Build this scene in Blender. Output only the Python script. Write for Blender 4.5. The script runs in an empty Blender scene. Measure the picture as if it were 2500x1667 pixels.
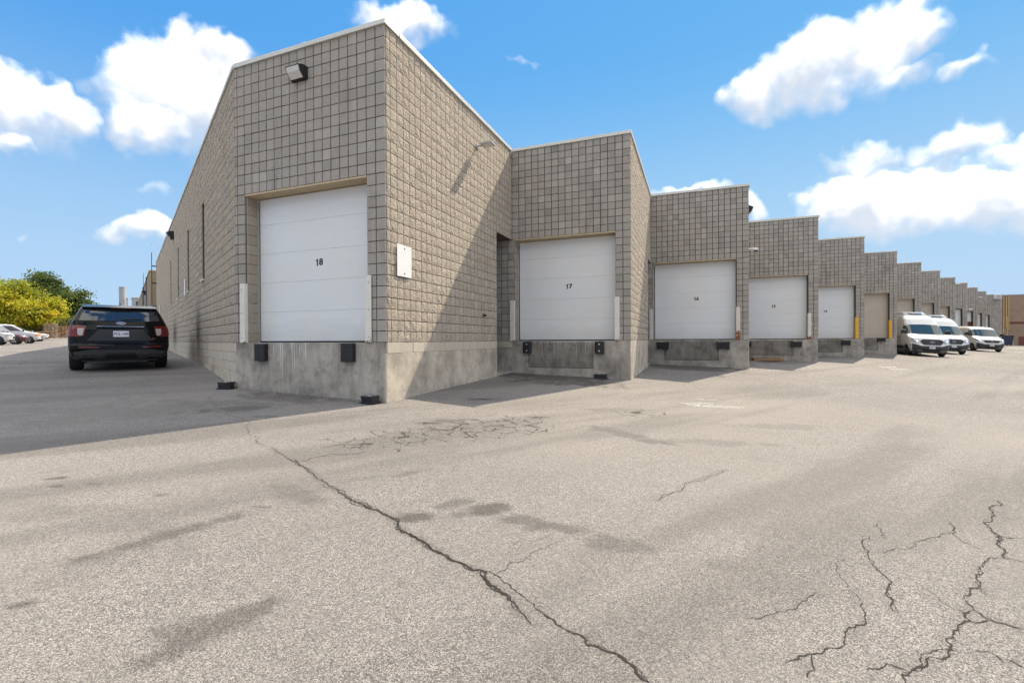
import bpy, bmesh, math, random
import numpy as np
from mathutils import Vector, Matrix, noise

random.seed(7)
rng = np.random.default_rng(7)
sc = bpy.context.scene
COL = sc.collection

# ------------------------------------------------------------------ camera
ZC = 1.5                                    # lens height over the datum
FPX, PITCH, ROLL = 1145.8, -0.0043, 0.0044  # focal length in 2500-wide pixels, radians
cp, sp, cr, sr = math.cos(PITCH), math.sin(PITCH), math.cos(ROLL), math.sin(ROLL)
_r, _u, _f = Vector((1, 0, 0)), Vector((0, -sp, cp)), Vector((0, cp, sp))
RIGHT, UP = _r * cr - _u * sr, _r * sr + _u * cr
cam_d = bpy.data.cameras.new('camera')
cam_d.sensor_width = 36
cam_d.lens = 36 * FPX / 2500
cam_d.clip_start, cam_d.clip_end = 0.05, 3000
cam = bpy.data.objects.new('camera', cam_d)
COL.objects.link(cam)
m3 = Matrix((RIGHT, UP, -_f)).transposed().to_4x4()
m3.translation = (0, 0, ZC)
cam.matrix_world = m3
sc.camera = cam

def ray(px, py):
    d = RIGHT * ((px - 1250) / FPX) - UP * ((py - 833.5) / FPX) + _f
    return d

# ------------------------------------------------------------------ light
SUN = Vector((0.575, 0.66, 1.0)).normalized()
SUN_EL = math.asin(SUN.z)
SUN_AZ = math.atan2(SUN.x, SUN.y)
sd = bpy.data.lights.new('sun', 'SUN')
sd.energy = 3.35
sd.angle = math.radians(0.53)
sd.color = (1.0, 0.88, 0.70)
so = bpy.data.objects.new('sun', sd)
COL.objects.link(so)
so.rotation_euler = (-SUN).to_track_quat('-Z', 'Y').to_euler()
so.location = (30, 30, 60)

sc.view_settings.view_transform = 'Standard'
sc.view_settings.look = 'None'
sc.view_settings.exposure = 1.05
sc.view_settings.gamma = 1
sc.view_settings.use_curve_mapping = False
sc.cycles.use_denoising = True
sc.cycles.denoising_prefilter = 'NONE'
sc.cycles.use_adaptive_sampling = True
sc.cycles.adaptive_threshold = 0.02
sc.cycles.max_bounces = 5
sc.cycles.transparent_max_bounces = 12

# ------------------------------------------------------------------ node helper
class NT:
    def __init__(s, tree):
        s.t = tree
    def n(s, typ, props=None, **ins):
        nd = s.t.nodes.new(typ)
        for k, v in (props or {}).items():
            setattr(nd, k, v)
        for k, v in ins.items():
            key = int(k[1:]) if k[0] == 'i' and k[1:].isdigit() else k.replace('_', ' ')
            s.set(nd.inputs[key], v)
        return nd
    def set(s, sock, v):
        if isinstance(v, bpy.types.NodeSocket):
            s.t.links.new(v, sock)
        elif isinstance(v, bpy.types.Node):
            s.t.links.new(v.outputs[0], sock)
        else:
            if isinstance(v, (tuple, list)) and len(v) == 3 and sock.type == 'RGBA':
                v = (*v, 1)
            sock.default_value = v
    def m(s, op, a, b=0.0, c=0.0, clamp=False):
        return s.n('ShaderNodeMath', {'operation': op, 'use_clamp': clamp}, i0=a, i1=b, i2=c).outputs[0]
    def vm(s, op, a, b=(0, 0, 0)):
        nd = s.n('ShaderNodeVectorMath', {'operation': op}, i0=a, i1=b)
        return nd.outputs['Value'] if op in ('LENGTH', 'DOT_PRODUCT', 'DISTANCE') else nd.outputs[0]
    def noise(s, vec, scale, detail=4, rough=0.55, dist=0.0, out=0):
        return s.n('ShaderNodeTexNoise', None, Vector=vec, Scale=scale, Detail=detail, Roughness=rough, Distortion=dist).outputs[out]
    def mr(s, v, a, b, c=0.0, d=1.0, smooth=False):
        return s.n('ShaderNodeMapRange', {'interpolation_type': 'SMOOTHSTEP' if smooth else 'LINEAR'}, i0=v, i1=a, i2=b, i3=c, i4=d).outputs[0]
    def mix(s, f, a, b, mode='MIX'):
        nd = s.n('ShaderNodeMix', {'data_type': 'RGBA', 'blend_type': mode})
        s.set(nd.inputs[0], f); s.set(nd.inputs[6], a); s.set(nd.inputs[7], b)
        return nd.outputs[2]
    def xyz(s, v):
        nd = s.n('ShaderNodeSeparateXYZ', None, i0=v)
        return nd.outputs
    def bump(s, h, strength=0.3, dist=0.01, normal=None):
        nd = s.n('ShaderNodeBump', None, Strength=strength, Distance=dist, Height=h)
        if normal is not None:
            s.set(nd.inputs['Normal'], normal)
        return nd.outputs[0]

# ------------------------------------------------------------------ sky
world = bpy.data.worlds.new('World')
sc.world = world
world.use_nodes = True
wt = world.node_tree
wt.nodes.clear()
W_ = NT(wt)
SKY_STR = 0.108
def azel(px, py):
    d = ray(px * 1.0629, py * 1.0629).normalized()
    return math.atan2(d.x, d.y), math.asin(d.z)
# cumulus positions read off the photograph (2352-wide pixels): x, y, rx, ry, weight
CLOUDS = [(0, 250, 165, 90, 1), (150, 262, 75, 62, 1), (25, 345, 50, 26, .8),
          (240, 200, 75, 48, .55), (430, 225, 165, 112, 1.1), (485, 165, 95, 75, 1.1), (340, 280, 90, 58, 1),
          (930, 62, 110, 48, .95), (318, 516, 85, 34, .95), (330, 412, 110, 32, .46), (45, 550, 30, 26, .42),
          (1745, 215, 80, 66, .95), (1850, 160, 130, 88, 1), (1990, 120, 140, 85, 1), (2110, 60, 80, 62, .9), (2060, 165, 120, 40, .75), (2230, 145, 120, 30, .72),
          (1970, 455, 130, 64, 1.1), (2090, 460, 150, 66, 1.1), (2230, 455, 130, 70, 1), (2360, 430, 90, 90, 1), (1990, 370, 110, 48, .72), (2190, 340, 150, 62, .82), (2340, 350, 90, 50, .82),
          (1590, 440, 110, 24, .72), (1735, 465, 36, 48, .66), (1200, 145, 60, 16, .4)]
tc = W_.n('ShaderNodeTexCoord').outputs['Generated']
dirn = W_.vm('NORMALIZE', tc)
dx, dy, dz = W_.xyz(dirn)
warp = W_.vm('SUBTRACT', W_.noise(dirn, 9, 3, .62, out=1), (.5, .5, .5))
az = W_.m('ARCTAN2', dx, dy)
el = W_.m('ARCSINE', dz)
ae0 = W_.n('ShaderNodeCombineXYZ', None, X=az, Y=el, Z=0.0).outputs[0]
ae = W_.vm('ADD', ae0, W_.vm('MULTIPLY', warp, (.13, .13, 0)))
field = None
hfield = None
for (px, py, rx, ry, wgt) in CLOUDS:
    a0, e0 = azel(px, py)
    a1, _ = azel(px + rx, py); _, e1 = azel(px, py - ry)
    ix, iy = 1 / abs(a1 - a0), 1 / abs(e1 - e0)
    q = W_.n('ShaderNodeVectorMath', {'operation': 'MULTIPLY_ADD'}, i0=ae, i1=(ix, iy, 0), i2=(-a0 * ix, -e0 * iy, 0)).outputs[0]
    v = W_.m('MULTIPLY_ADD', W_.vm('DOT_PRODUCT', q, q), -.55, wgt)
    hy = W_.xyz(q)[1]
    if field is None:
        field, hfield = v, hy
    else:
        up_ = W_.mr(W_.m('SUBTRACT', v, field), -.22, .22, 0, 1)
        hfield = W_.n('ShaderNodeMix', {'data_type': 'FLOAT'}, i0=up_, i2=hfield, i3=hy).outputs[0]
        field = W_.m('MAXIMUM', field, v)
# sky goes on all round: unseen noise cumulus, cover shaped for neutral fill light
gen_n = W_.noise(W_.vm('MULTIPLY', dirn, (1, 1, 2.4)), 3.1, 3, .6)
gen = W_.mr(gen_n, .405, .55, 0, 1.2)
outside = W_.mr(W_.m('ABSOLUTE', az), .95, 1.15, 0, 1, True)
above = W_.mr(el, .66, .80, 0, 1, True)
gen = W_.m('MULTIPLY', gen, W_.m('MAXIMUM', outside, above))
field = W_.m('MAXIMUM', field, gen)
fine = W_.noise(dirn, 22, 4, .65)
dens = W_.m('ADD', field, W_.m('MULTIPLY', W_.m('SUBTRACT', fine, .5), .75))
alpha = W_.m('MULTIPLY', W_.n('ShaderNodeMapRange', {'interpolation_type': 'SMOOTHSTEP'}, i0=dens, i1=W_.mr(hfield, -.6, .5, .04, .24), i2=W_.mr(hfield, -.6, .5, 1.15, .82), i3=0.0, i4=1.0).outputs[0], W_.mr(el, .0, .05, 0, 1))
shade_n = W_.noise(W_.vm('ADD', dirn, (0, 0, .03)), 11, 3, .55)
shade = W_.mr(W_.m('ADD', W_.m('ADD', shade_n, W_.m('MULTIPLY', hfield, .30)), W_.m('MULTIPLY', dens, .12)), .34, .92, 0, 1, True)
CL = 1.0
cloud_col = W_.mix(shade, (.365 * CL, .392 * CL, .44 * CL), (.92 * CL, .89 * CL, .85 * CL))
skyt = W_.n('ShaderNodeTexSky', {'sky_type': 'NISHITA', 'sun_disc': False, 'sun_elevation': SUN_EL, 'sun_rotation': SUN_AZ,
                                 'air_density': 1.0, 'dust_density': 0.0, 'ozone_density': 6.0, 'altitude': 150.0})
# the camera's colour response to the whole dome: highlights near the horizon are held back
sr_, sg_, sb_ = (W_.n('ShaderNodeSeparateColor', None, Color=skyt.outputs[0]).outputs)
sky_c = W_.n('ShaderNodeCombineColor', None, Red=W_.m('MULTIPLY', W_.m('POWER', sr_, 1.04), .48),
             Green=W_.m('MULTIPLY', W_.m('POWER', sg_, .48), 1.285), Blue=W_.m('MULTIPLY', W_.m('POWER', sb_, .10), 3.36)).outputs[0]
sky_c = W_.mix(W_.mr(el, math.radians(31), math.radians(2), 0, .88, True), sky_c, tuple(v / (1.972 * SKY_STR) for v in (.46, .655, .885)))   # pale summer haze low in the sky, all round
bg1 = W_.n('ShaderNodeBackground', None, Color=sky_c, Strength=SKY_STR)
bg2 = W_.n('ShaderNodeBackground', None, Color=cloud_col, Strength=1.0)
ms = W_.n('ShaderNodeMixShader')
W_.set(ms.inputs[0], alpha); W_.set(ms.inputs[1], bg1); W_.set(ms.inputs[2], bg2)
wo = W_.n('ShaderNodeOutputWorld')
wt.links.new(ms.outputs[0], wo.inputs[0])
world.cycles.sampling_method = 'MANUAL'
world.cycles.sample_map_resolution = 256

# ------------------------------------------------------------------ place frames
TH = 0.3739
BW, BD, FW0 = 3.445, 6.1069, 3.707          # bay front width, bay side depth, width of the end front
V2 = Vector((math.sin(TH), math.cos(TH), 0))
U2 = Vector((-math.cos(TH), math.sin(TH), 0))
R0 = Vector((-2.2181, 8.2819, 0))
WA = math.radians(-39.5)
WD = Vector((math.sin(WA), math.cos(WA), 0))
PD = Vector((-math.cos(WA), math.sin(WA), 0))
L0 = R0 + FW0 * U2
NB = 13
def RC(n): return R0 + n * (BD * V2 - BW * U2)
def frame(o, x, y):
    m = Matrix.Identity(4)
    m.col[0][:3] = x; m.col[1][:3] = y; m.col[2][:3] = (0, 0, 1); m.col[3][:3] = o
    return m
def FR(n): return frame(RC(n), -U2, V2)     # front face: x to the right seen from outside, y inward
def SD(n): return frame(RC(n), V2, U2)      # side face
LF = frame(L0, -WD, -PD)                    # long end wall
GP = frame(L0, WD, PD)                      # ground axes: a along the end wall, b out from it
LEDGE = ZC - 0.042
ROW, NROW = 0.2, 28
WTOP = LEDGE + ROW * NROW
CTOP = WTOP + 0.08
_ha = [-260, -60, -11, -4, -3.3, 0, 5.5, 20, 45, 53, 62, 70, 85, 150, 400]
_hv = [-6, -3.2, -1.55, -1.17, -1.1, -.98, -.72, -.47, -.29, -.25, -.15, .1, .5, 1.2, 3]
AT = np.unique(np.round(np.concatenate([np.arange(-260, -16, 4), np.arange(-16, -11, .25), np.arange(-11, 1, .05), np.arange(1, 24, .25), np.arange(24, 120, 1.0), np.arange(120, 401, 8)]), 4))
_h0 = np.interp(AT, _ha, _hv)
_fa = np.arange(-300, 440, .25)
_ff = np.convolve(np.pad(np.interp(_fa, _ha, _hv), 4, mode='edge'), np.ones(9) / 9, 'valid')
HT = np.interp(AT, _fa, _ff) + ZC
def gz(x, y):
    return float(np.interp((x - L0.x) * WD.x + (y - L0.y) * WD.y, AT, HT))
def gpt(x, y, dz=0): return Vector((x, y, gz(x, y) + dz))
def on_ground(px, py):
    d = ray(px, py); k0, k1 = 0.5, None
    k = .5
    while k < 400:
        p = d * k
        if p.z + ZC < gz(p.x, p.y):
            k1 = k; break
        k0 = k; k *= 1.03
    if k1 is None: return None
    for _ in range(40):
        km = (k0 + k1) / 2; p = d * km
        if p.z + ZC < gz(p.x, p.y): k1 = km
        else: k0 = km
    p = d * k1
    return Vector((p.x, p.y, gz(p.x, p.y)))

# ------------------------------------------------------------------ materials
def mat(name):
    m = bpy.data.materials.new(name)
    m.use_nodes = True
    t = NT(m.node_tree)
    b = m.node_tree.nodes['Principled BSDF']
    return m, t, b
def simple(name, col, rough=.6, metal=0.0, var=0.0, scale=8, bump=0, coat=0):
    m, t, b = mat(name)
    b.inputs['Roughness'].default_value = rough
    b.inputs['Metallic'].default_value = metal
    if coat:
        b.inputs['Coat Weight'].default_value = coat
        b.inputs['Coat Roughness'].default_value = .04
    if var or bump:
        pos = t.n('ShaderNodeTexCoord').outputs['Object']
        nz = t.noise(pos, scale, 5, .6)
        c = t.mix(nz, tuple(x * (1 - var) for x in col), tuple(min(1, x * (1 + var)) for x in col))
        t.set(b.inputs['Base Color'], c)
        if bump: t.set(b.inputs['Normal'], t.bump(nz, bump, .004))
    else:
        b.inputs['Base Color'].default_value = (*col, 1)
    return m

def make_asphalt():
    m, t, b = mat('asphalt')
    pos = t.n('ShaderNodeNewGeometry').outputs['Position']
    stone = t.n('ShaderNodeTexVoronoi', {'feature': 'F1'}, Vector=pos, Scale=160.0, Randomness=1.0)
    sx = t.xyz(stone.outputs['Color'])[0]
    stone2 = t.n('ShaderNodeTexVoronoi', {'feature': 'F1'}, Vector=pos, Scale=75.0, Randomness=1.0)
    s2 = t.xyz(stone2.outputs['Color'])[1]
    nb = t.noise(pos, .55, 5, .6)
    nm = t.noise(pos, 3.5, 5, .65)
    nl = t.noise(pos, .12, 3, .5)
    c = t.mix(t.mr(sx, .0, 1.0), (.086, .080, .075), (.450, .416, .388))
    clump = t.noise(pos, 26, 4, .7)
    c = t.mix(t.mr(clump, .42, .70, 0, .42), c, (.135, .123, .111))
    c = t.mix(t.mr(clump, .26, .42, .30, 0), c, (.40, .37, .335))
    big = t.mr(s2, .80, .92, 0, .75)
    inside = t.mr(stone2.outputs['Distance'], .25, .55, 1, 0)
    c = t.mix(t.m('MULTIPLY', big, inside), c, (.49, .465, .42))
    pit = t.mr(stone.outputs['Distance'], .43, .78, 0, .75)
    c = t.mix(pit, c, (.07, .065, .06))
    c = t.mix(t.mr(nb, .36, .66, 0, .42), c, (.176, .162, .150))
    c = t.mix(t.mr(nm, .50, .74, 0, .40), c, (.150, .137, .125))
    dots = t.mr(t.noise(pos, 23, 2, .5), .70, .76, 0, .75)
    c = t.mix(dots, c, (.06, .055, .05))
    c = t.mix(t.mr(nl, .42, .66, 0, .35), c, (.37, .336, .297))
    # dark oil stains, tyre-worn bands and painted dock shade, laid out on the sheet (attribute), broken up by grain
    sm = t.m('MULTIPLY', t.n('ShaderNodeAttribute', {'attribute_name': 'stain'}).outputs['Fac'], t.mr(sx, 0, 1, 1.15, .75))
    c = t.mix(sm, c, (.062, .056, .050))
    # fine interlaced cracking where the paving has broken up
    wv = t.vm('ADD', pos, t.vm('MULTIPLY', t.vm('SUBTRACT', t.noise(pos, 6, 4, .6, out=1), (.5, .5, .5)), (.22, .22, 0)))
    allig = t.n('ShaderNodeTexVoronoi', {'feature': 'DISTANCE_TO_EDGE'}, Vector=wv, Scale=3.6)
    al2 = t.n('ShaderNodeTexVoronoi', {'feature': 'DISTANCE_TO_EDGE'}, Vector=wv, Scale=7.5)
    mk = t.n('ShaderNodeAttribute', {'attribute_name': 'broken'}).outputs['Fac']
    wid = t.m('MULTIPLY', t.mr(t.noise(pos, 5, 3), .35, .65, .1, 1.3), .036)
    l1 = t.m('MULTIPLY', t.m('LESS_THAN', allig.outputs['Distance'], wid), t.mr(mk, .1, .5))
    l2 = t.m('MULTIPLY', t.m('LESS_THAN', al2.outputs['Distance'], t.m('MULTIPLY', wid, .9)), t.mr(mk, .75, .95, 0, .8))
    ck = t.m('MAXIMUM', l1, l2)
    c = t.mix(t.m('MULTIPLY', ck, .8), c, (.035, .029, .022))
    t.set(b.inputs['Base Color'], c)
    t.set(b.inputs['Roughness'], t.mr(sm, 0, 1, .88, .7))
    b.inputs['Specular IOR Level'].default_value = .25
    hgt = t.m('ADD', t.m('MULTIPLY', stone.outputs['Distance'], -1.0), t.m('MULTIPLY', clump, 1.2))
    t.set(b.inputs['Normal'], t.bump(hgt, .6, .006))
    return m

def make_block(name, light, dark, warm, bumps, bscale, stain=1.0):
    m, t, b = mat(name)
    pos = t.n('ShaderNodeNewGeometry').outputs['Position']
    tone = t.n('ShaderNodeAttribute', {'attribute_name': 'tone'}).outputs['Fac']
    hue = t.n('ShaderNodeAttribute', {'attribute_name': 'hue'}).outputs['Fac']
    big = t.noise(pos, .7, 4, .6)
    grain = t.noise(pos, 85, 4, .7)
    mid = t.noise(pos, 14, 4, .6)
    c = t.mix(tone, dark, light)
    c = t.mix(t.m('MULTIPLY', t.mr(t.m('ADD', hue, t.m('MULTIPLY', big, .8)), .75, 1.25), .75), c, warm)
    c = t.mix(t.mr(grain, .35, .75, 0, .35), c, tuple(x * .5 for x in dark))
    c = t.mix(t.mr(mid, .55, .8, 0, .22), c, tuple(min(1, x * 1.35) for x in light))
    sn = t.noise(t.vm('MULTIPLY', pos, (2.2, 2.2, .45)), 1.0, 5, .62)
    c = t.mix(t.mr(sn, .56, .78, 0, .38 * stain), c, tuple(x * .45 for x in dark))
    t.set(b.inputs['Base Color'], c)
    b.inputs['Roughness'].default_value = .93
    b.inputs['Specular IOR Level'].default_value = .2
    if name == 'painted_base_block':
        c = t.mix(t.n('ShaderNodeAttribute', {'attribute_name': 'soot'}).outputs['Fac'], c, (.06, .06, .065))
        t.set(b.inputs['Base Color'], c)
    hgt = t.m('ADD', grain, t.m('MULTIPLY', t.noise(pos, bscale, 3, .75), 1.6))
    t.set(b.inputs['Normal'], t.bump(hgt, bumps, .012 if bumps < .7 else .040))
    if bumps > .7:
        c = t.mix(t.mr(grain, .34, .46, .55, 0), c, tuple(x * .30 for x in dark))
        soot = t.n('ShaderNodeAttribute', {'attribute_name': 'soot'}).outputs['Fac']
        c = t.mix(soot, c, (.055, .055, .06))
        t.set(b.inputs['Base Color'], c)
    return m

def make_concrete(name, col, dark, stain=.5, rust=0.0):
    m, t, b = mat(name)
    pos = t.n('ShaderNodeNewGeometry').outputs['Position']
    z = t.xyz(pos)[2]
    n1 = t.noise(pos, 1.6, 6, .65)
    n2 = t.noise(t.vm('MULTIPLY', pos, (5, 5, 1.1)), 1.0, 6, .65)
    n3 = t.noise(pos, 55, 4, .65)
    n4 = t.noise(pos, 7, 6, .7)
    c = t.mix(t.mr(n1, .38, .62), tuple(min(1, x * 1.08) for x in col), tuple(x * .66 for x in col))
    c = t.mix(t.mr(n2, .47, .74, 0, stain), c, dark)
    c = t.mix(t.mr(t.noise(pos, 3.2, 6, .72), .54, .68, 0, stain * .75), c, dark)
    c = t.mix(t.mr(n4, .58, .70, 0, stain * .8), c, dark)
    c = t.mix(t.mr(n4, .25, .38, .35, 0), c, tuple(min(1, x * 1.3) for x in col))
    c = t.mix(t.mr(n3, .5, .8, 0, .3), c, tuple(x * .6 for x in col))
    if rust:
        n5 = t.noise(t.vm('MULTIPLY', pos, (3, 3, .6)), 1.3, 5, .6)
        c = t.mix(t.mr(n5, .55, .75, 0, rust), c, (.24, .13, .07))
    t.set(b.inputs['Base Color'], c)
    b.inputs['Roughness'].default_value = .9
    b.inputs['Specular IOR Level'].default_value = .25
    t.set(b.inputs['Normal'], t.bump(t.m('ADD', t.m('MULTIPLY', n4, 1.5), t.m('MULTIPLY', n3, .5)), .45, .012))
    return m

def make_door(name, col, warm):
    m, t, b = mat(name)
    pos = t.n('ShaderNodeNewGeometry').outputs['Position']
    z = t.xyz(pos)[2]
    n1 = t.noise(pos, .8, 4, .6)
    streak = t.noise(t.vm('MULTIPLY', pos, (1.2, 1.2, 34)), 1.0, 4, .6)
    smud = t.noise(pos, 4.5, 5, .7)
    c = t.mix(t.mr(n1, .35, .7), col, warm)
    c = t.mix(t.mr(streak, .52, .78, 0, .22), c, tuple(x * .72 for x in col))
    c = t.mix(t.mr(smud, .64, .82, 0, .28), c, (.42, .40, .36))
    # scuffs gather along the bottom rail
    low = t.mr(t.m('ADD', z, t.m('MULTIPLY', smud, -.5)), LEDGE - .25, LEDGE + .25, .3, 0)
    c = t.mix(low, c, (.38, .36, .33))
    t.set(b.inputs['Base Color'], c)
    b.inputs['Roughness'].default_value = .38
    rib = t.m('SINE', t.m('MULTIPLY', z, 2 * math.pi / .0508))
    rib = t.mr(rib, .72, 1.0, 0, 1)
    t.set(b.inputs['Normal'], t.bump(t.m('ADD', t.m('MULTIPLY', rib, -.5), t.m('MULTIPLY', n1, 1.2)), .28, .004))
    return m

def make_rusty(name, paint, amount, z0=0.0, z1=1.2):
    """painted steel, rust eats up from the foot and in chips"""
    m, t, b = mat(name)
    tcd = t.n('ShaderNodeTexCoord').outputs['Object']
    z = t.xyz(tcd)[2]
    nz = t.noise(tcd, 9, 6, .7)
    n2 = t.noise(tcd, 40, 4, .7)
    lim = t.m('ADD', nz, t.mr(z, z0, z1, amount, -.16))
    k = t.mr(lim, .62, .68, 0, 1)
    rust = t.mix(n2, (.10, .035, .015), (.36, .15, .05))
    c = t.mix(k, t.mix(t.mr(t.noise(tcd, 5, 5), .4, .75, 0, .3), paint, tuple(x * .6 for x in paint)), rust)
    t.set(b.inputs['Base Color'], c)
    t.set(b.inputs['Roughness'], t.mr(k, 0, 1, .45, .9))
    return m

def make_glass(name, col=(.02, .025, .03), rough=.03):
    m, t, b = mat(name)
    b.inputs['Base Color'].default_value = (*col, 1)
    b.inputs['Roughness'].default_value = rough
    b.inputs['Specular IOR Level'].default_value = .9
    b.inputs['IOR'].default_value = 1.52
    return m

def make_clear(name, tint=(.75, .85, .85)):
    m, t, b = mat(name)
    nt = m.node_tree
    tr = t.n('ShaderNodeBsdfTransparent', None, Color=tint)
    gl = t.n('ShaderNodeBsdfGlossy', None, Color=(1, 1, 1), Roughness=.02)
    fr = t.n('ShaderNodeFresnel', None, IOR=1.6)
    mx = t.n('ShaderNodeMixShader')
    t.set(mx.inputs[0], fr.outputs[0]); t.set(mx.inputs[1], tr.outputs[0]); t.set(mx.inputs[2], gl.outputs[0])
    nt.links.new(mx.outputs[0], nt.nodes['Material Output'].inputs[0])
    return m

def make_leaf(name, cols):
    m, t, b = mat(name)
    tone = t.n('ShaderNodeAttribute', {'attribute_name': 'tone'}).outputs['Fac']
    rp = t.n('ShaderNodeValToRGB', None, Fac=tone)
    el_ = rp.color_ramp.elements
    el_[0].position = 0; el_[0].color = (*cols[0], 1)
    el_[1].position = 1; el_[1].color = (*cols[-1], 1)
    for i in range(1, len(cols) - 1):
        e = el_.new(i / (len(cols) - 1)); e.color = (*cols[i], 1)
    t.set(b.inputs['Base Color'], rp.outputs[0])
    b.inputs['Roughness'].default_value = .6
    tl = t.n('ShaderNodeBsdfTranslucent', None, Color=rp.outputs[0])
    mx = t.n('ShaderNodeMixShader')
    mx.inputs[0].default_value = .5
    t.set(mx.inputs[1], b.outputs[0]); t.set(mx.inputs[2], tl.outputs[0])
    m.node_tree.links.new(mx.outputs[0], m.node_tree.nodes['Material Output'].inputs[0])
    return m

def make_brick(name, c1, c2, mortar, w=.4, h=.2, ms_=.012, rot=0.0):
    """far masonry, too small in the picture to build piece by piece"""
    m, t, b = mat(name)
    tcd = t.n('ShaderNodeTexCoord').outputs['Object']
    x, y, z = t.xyz(tcd)
    vec = t.n('ShaderNodeCombineXYZ', None, X=t.m('ADD', x, y), Y=z, Z=0.0).outputs[0]
    br = t.n('ShaderNodeTexBrick', {'offset': .5}, Vector=vec, Color1=c1, Color2=c2, Mortar=mortar, Scale=1.0)
    br.inputs['Mortar Size'].default_value = ms_
    br.inputs['Brick Width'].default_value = w
    br.inputs['Row Height'].default_value = h
    nz = t.noise(tcd, .5, 5, .6)
    t.set(b.inputs['Base Color'], t.mix(t.mr(nz, .4, .75, 0, .3), br.outputs[0], tuple(v * .6 for v in c1)))
    b.inputs['Roughness'].default_value = .9
    return m

M = {}
M['asphalt'] = make_asphalt()
M['block'] = make_block('weathered_block', (.458, .424, .379), (.308, .286, .255), (.40, .357, .313), .5, 30, 1.3)
M['split'] = make_block('split_face_block', (.79, .695, .57), (.61, .535, .44), (.71, .595, .475), 1.0, 30, .7)
M['jamb'] = make_block('smooth_block', (.42, .37, .30), (.31, .27, .22), (.38, .31, .24), .3, 30)
M['painted_block'] = make_block('painted_base_block', (.58, .52, .43), (.48, .43, .355), (.55, .47, .37), .3, 20, .7)
M['mortar'] = simple('dark_joint', (.095, .082, .068), .95, var=.3, scale=6)
M['mortar_light'] = simple('pale_joint', (.34, .31, .27), .95, var=.2, scale=6)
M['core'] = make_brick('far_block_wall', (.44, .38, .30), (.37, .32, .25), (.10, .09, .075), .2, .2, .008)
M['concrete'] = make_concrete('stained_concrete', (.42, .383, .335), (.13, .12, .105), .55)
M['concrete_side'] = make_concrete('painted_concrete', (.55, .485, .395), (.22, .20, .17), .32)
M['concrete_dark'] = make_concrete('grimy_concrete', (.26, .24, .21), (.07, .064, .057), .62, .25)
M['coping'] = simple('coping_metal', (.62, .61, .55), .45, .2, var=.12, scale=3)
M['door'] = make_door('white_door', (.71, .735, .76), (.72, .71, .68))
M['door_beige'] = make_door('beige_door', (.52, .45, .36), (.50, .42, .33))
M['seal'] = simple('rubber_seal', (.012, .012, .013), .6)
M['lintel'] = simple('tan_lintel', (.52, .41, .27), .8, var=.3, scale=7)
M['steel'] = simple('galvanised_frame', (.55, .55, .54), .45, .4, var=.2, scale=12)
M['rubber'] = simple('black_rubber', (.012, .012, .013), .55, var=.5, scale=20, bump=.4)
M['bait'] = simple('black_plastic', (.015, .016, .019), .3, var=.3, scale=10)
M['guard_white'] = make_rusty('white_guard', (.72, .69, .62), .10, 0, .35)
M['guard_rust'] = make_rusty('rusty_guard', (.68, .62, .54), .40, 0, .62)
M['guard_mid'] = make_rusty('chipped_guard', (.70, .64, .58), .36, 0, .36)
M['guard_yellow'] = make_rusty('yellow_guard', (.80, .42, .015), -.2, 0, .2)
M['plate'] = simple('white_sign', (.82, .81, .79), .5, var=.05)
M['black'] = simple('black_metal', (.012, .012, .014), .45)
M['digit'] = simple('black_digits', (.012, .012, .012), .6)
M['lens'] = simple('lamp_lens', (.62, .60, .56), .2, var=.1, scale=10)
M['white'] = simple('white_enamel', (.78, .78, .76), .4, var=.05)
M['drip'] = simple('white_drips', (.72, .70, .68), .7)
M['glass'] = make_glass('dark_glass')
M['wood'] = simple('pallet_wood', (.34, .20, .11), .85, var=.45, scale=9)
M['wood_grey'] = simple('weathered_wood', (.36, .27, .18), .9, var=.5, scale=4)
M['crack'] = simple('crack_dirt', (.026, .021, .017), .95, var=.7, scale=30)
_t = NT(M['crack'].node_tree)
_t.set(M['crack'].node_tree.nodes['Principled BSDF'].inputs['Alpha'], _t.mr(_t.noise(_t.n('ShaderNodeNewGeometry').outputs['Position'], 70, 3, .7), .30, .46, .2, 1))
M['paint'] = simple('white_spill', (.56, .54, .52), .8, var=.25, scale=14)
_t = NT(M['paint'].node_tree)
_t.set(M['paint'].node_tree.nodes['Principled BSDF'].inputs['Alpha'], _t.mr(_t.noise(_t.n('ShaderNodeNewGeometry').outputs['Position'], 16, 5, .7), .42, .66, .05, .75))
M['pebble'] = simple('pebble', (.32, .30, .28), .9, var=.6, scale=60)
M['bark'] = simple('bark', (.09, .07, .05), .95, var=.5, scale=5)
M['tyre'] = simple('tyre', (.012, .012, .012), .85)
M['rim'] = simple('alloy_rim', (.55, .56, .58), .3, .8)
M['rim_dark'] = simple('dark_rim', (.05, .05, .052), .35, .6)
M['trim'] = simple('grey_trim', (.045, .047, .05), .6, var=.2, scale=15)
M['gloss_black'] = simple('black_car_paint', (.003, .003, .0035), .10)
M['gloss_black'].node_tree.nodes['Principled BSDF'].inputs['Specular IOR Level'].default_value = .22
M['van_white'] = simple('white_van_paint', (.62, .62, .61), .3, coat=.5)
M['maroon'] = simple('maroon_paint', (.12, .012, .02), .25, coat=1)
M['silver_white'] = simple('white_car_paint', (.62, .62, .63), .25, coat=.6)
M['tail_red'] = simple('red_lens', (.15, .005, .006), .15, coat=.2)
M['tail_white'] = simple('clear_lens', (.42, .40, .38), .18, coat=.6)
M['head_lens'] = simple('headlight_lens', (.40, .43, .47), .08, .3, coat=1)
M['orange'] = simple('orange_lens', (.75, .22, .03), .3)
M['chrome'] = simple('chrome', (.7, .7, .72), .15, 1.0)
M['plate_white'] = simple('number_plate', (.72, .74, .80), .5)
M['plate_blue'] = simple('plate_digits', (.03, .06, .22), .6)
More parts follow.
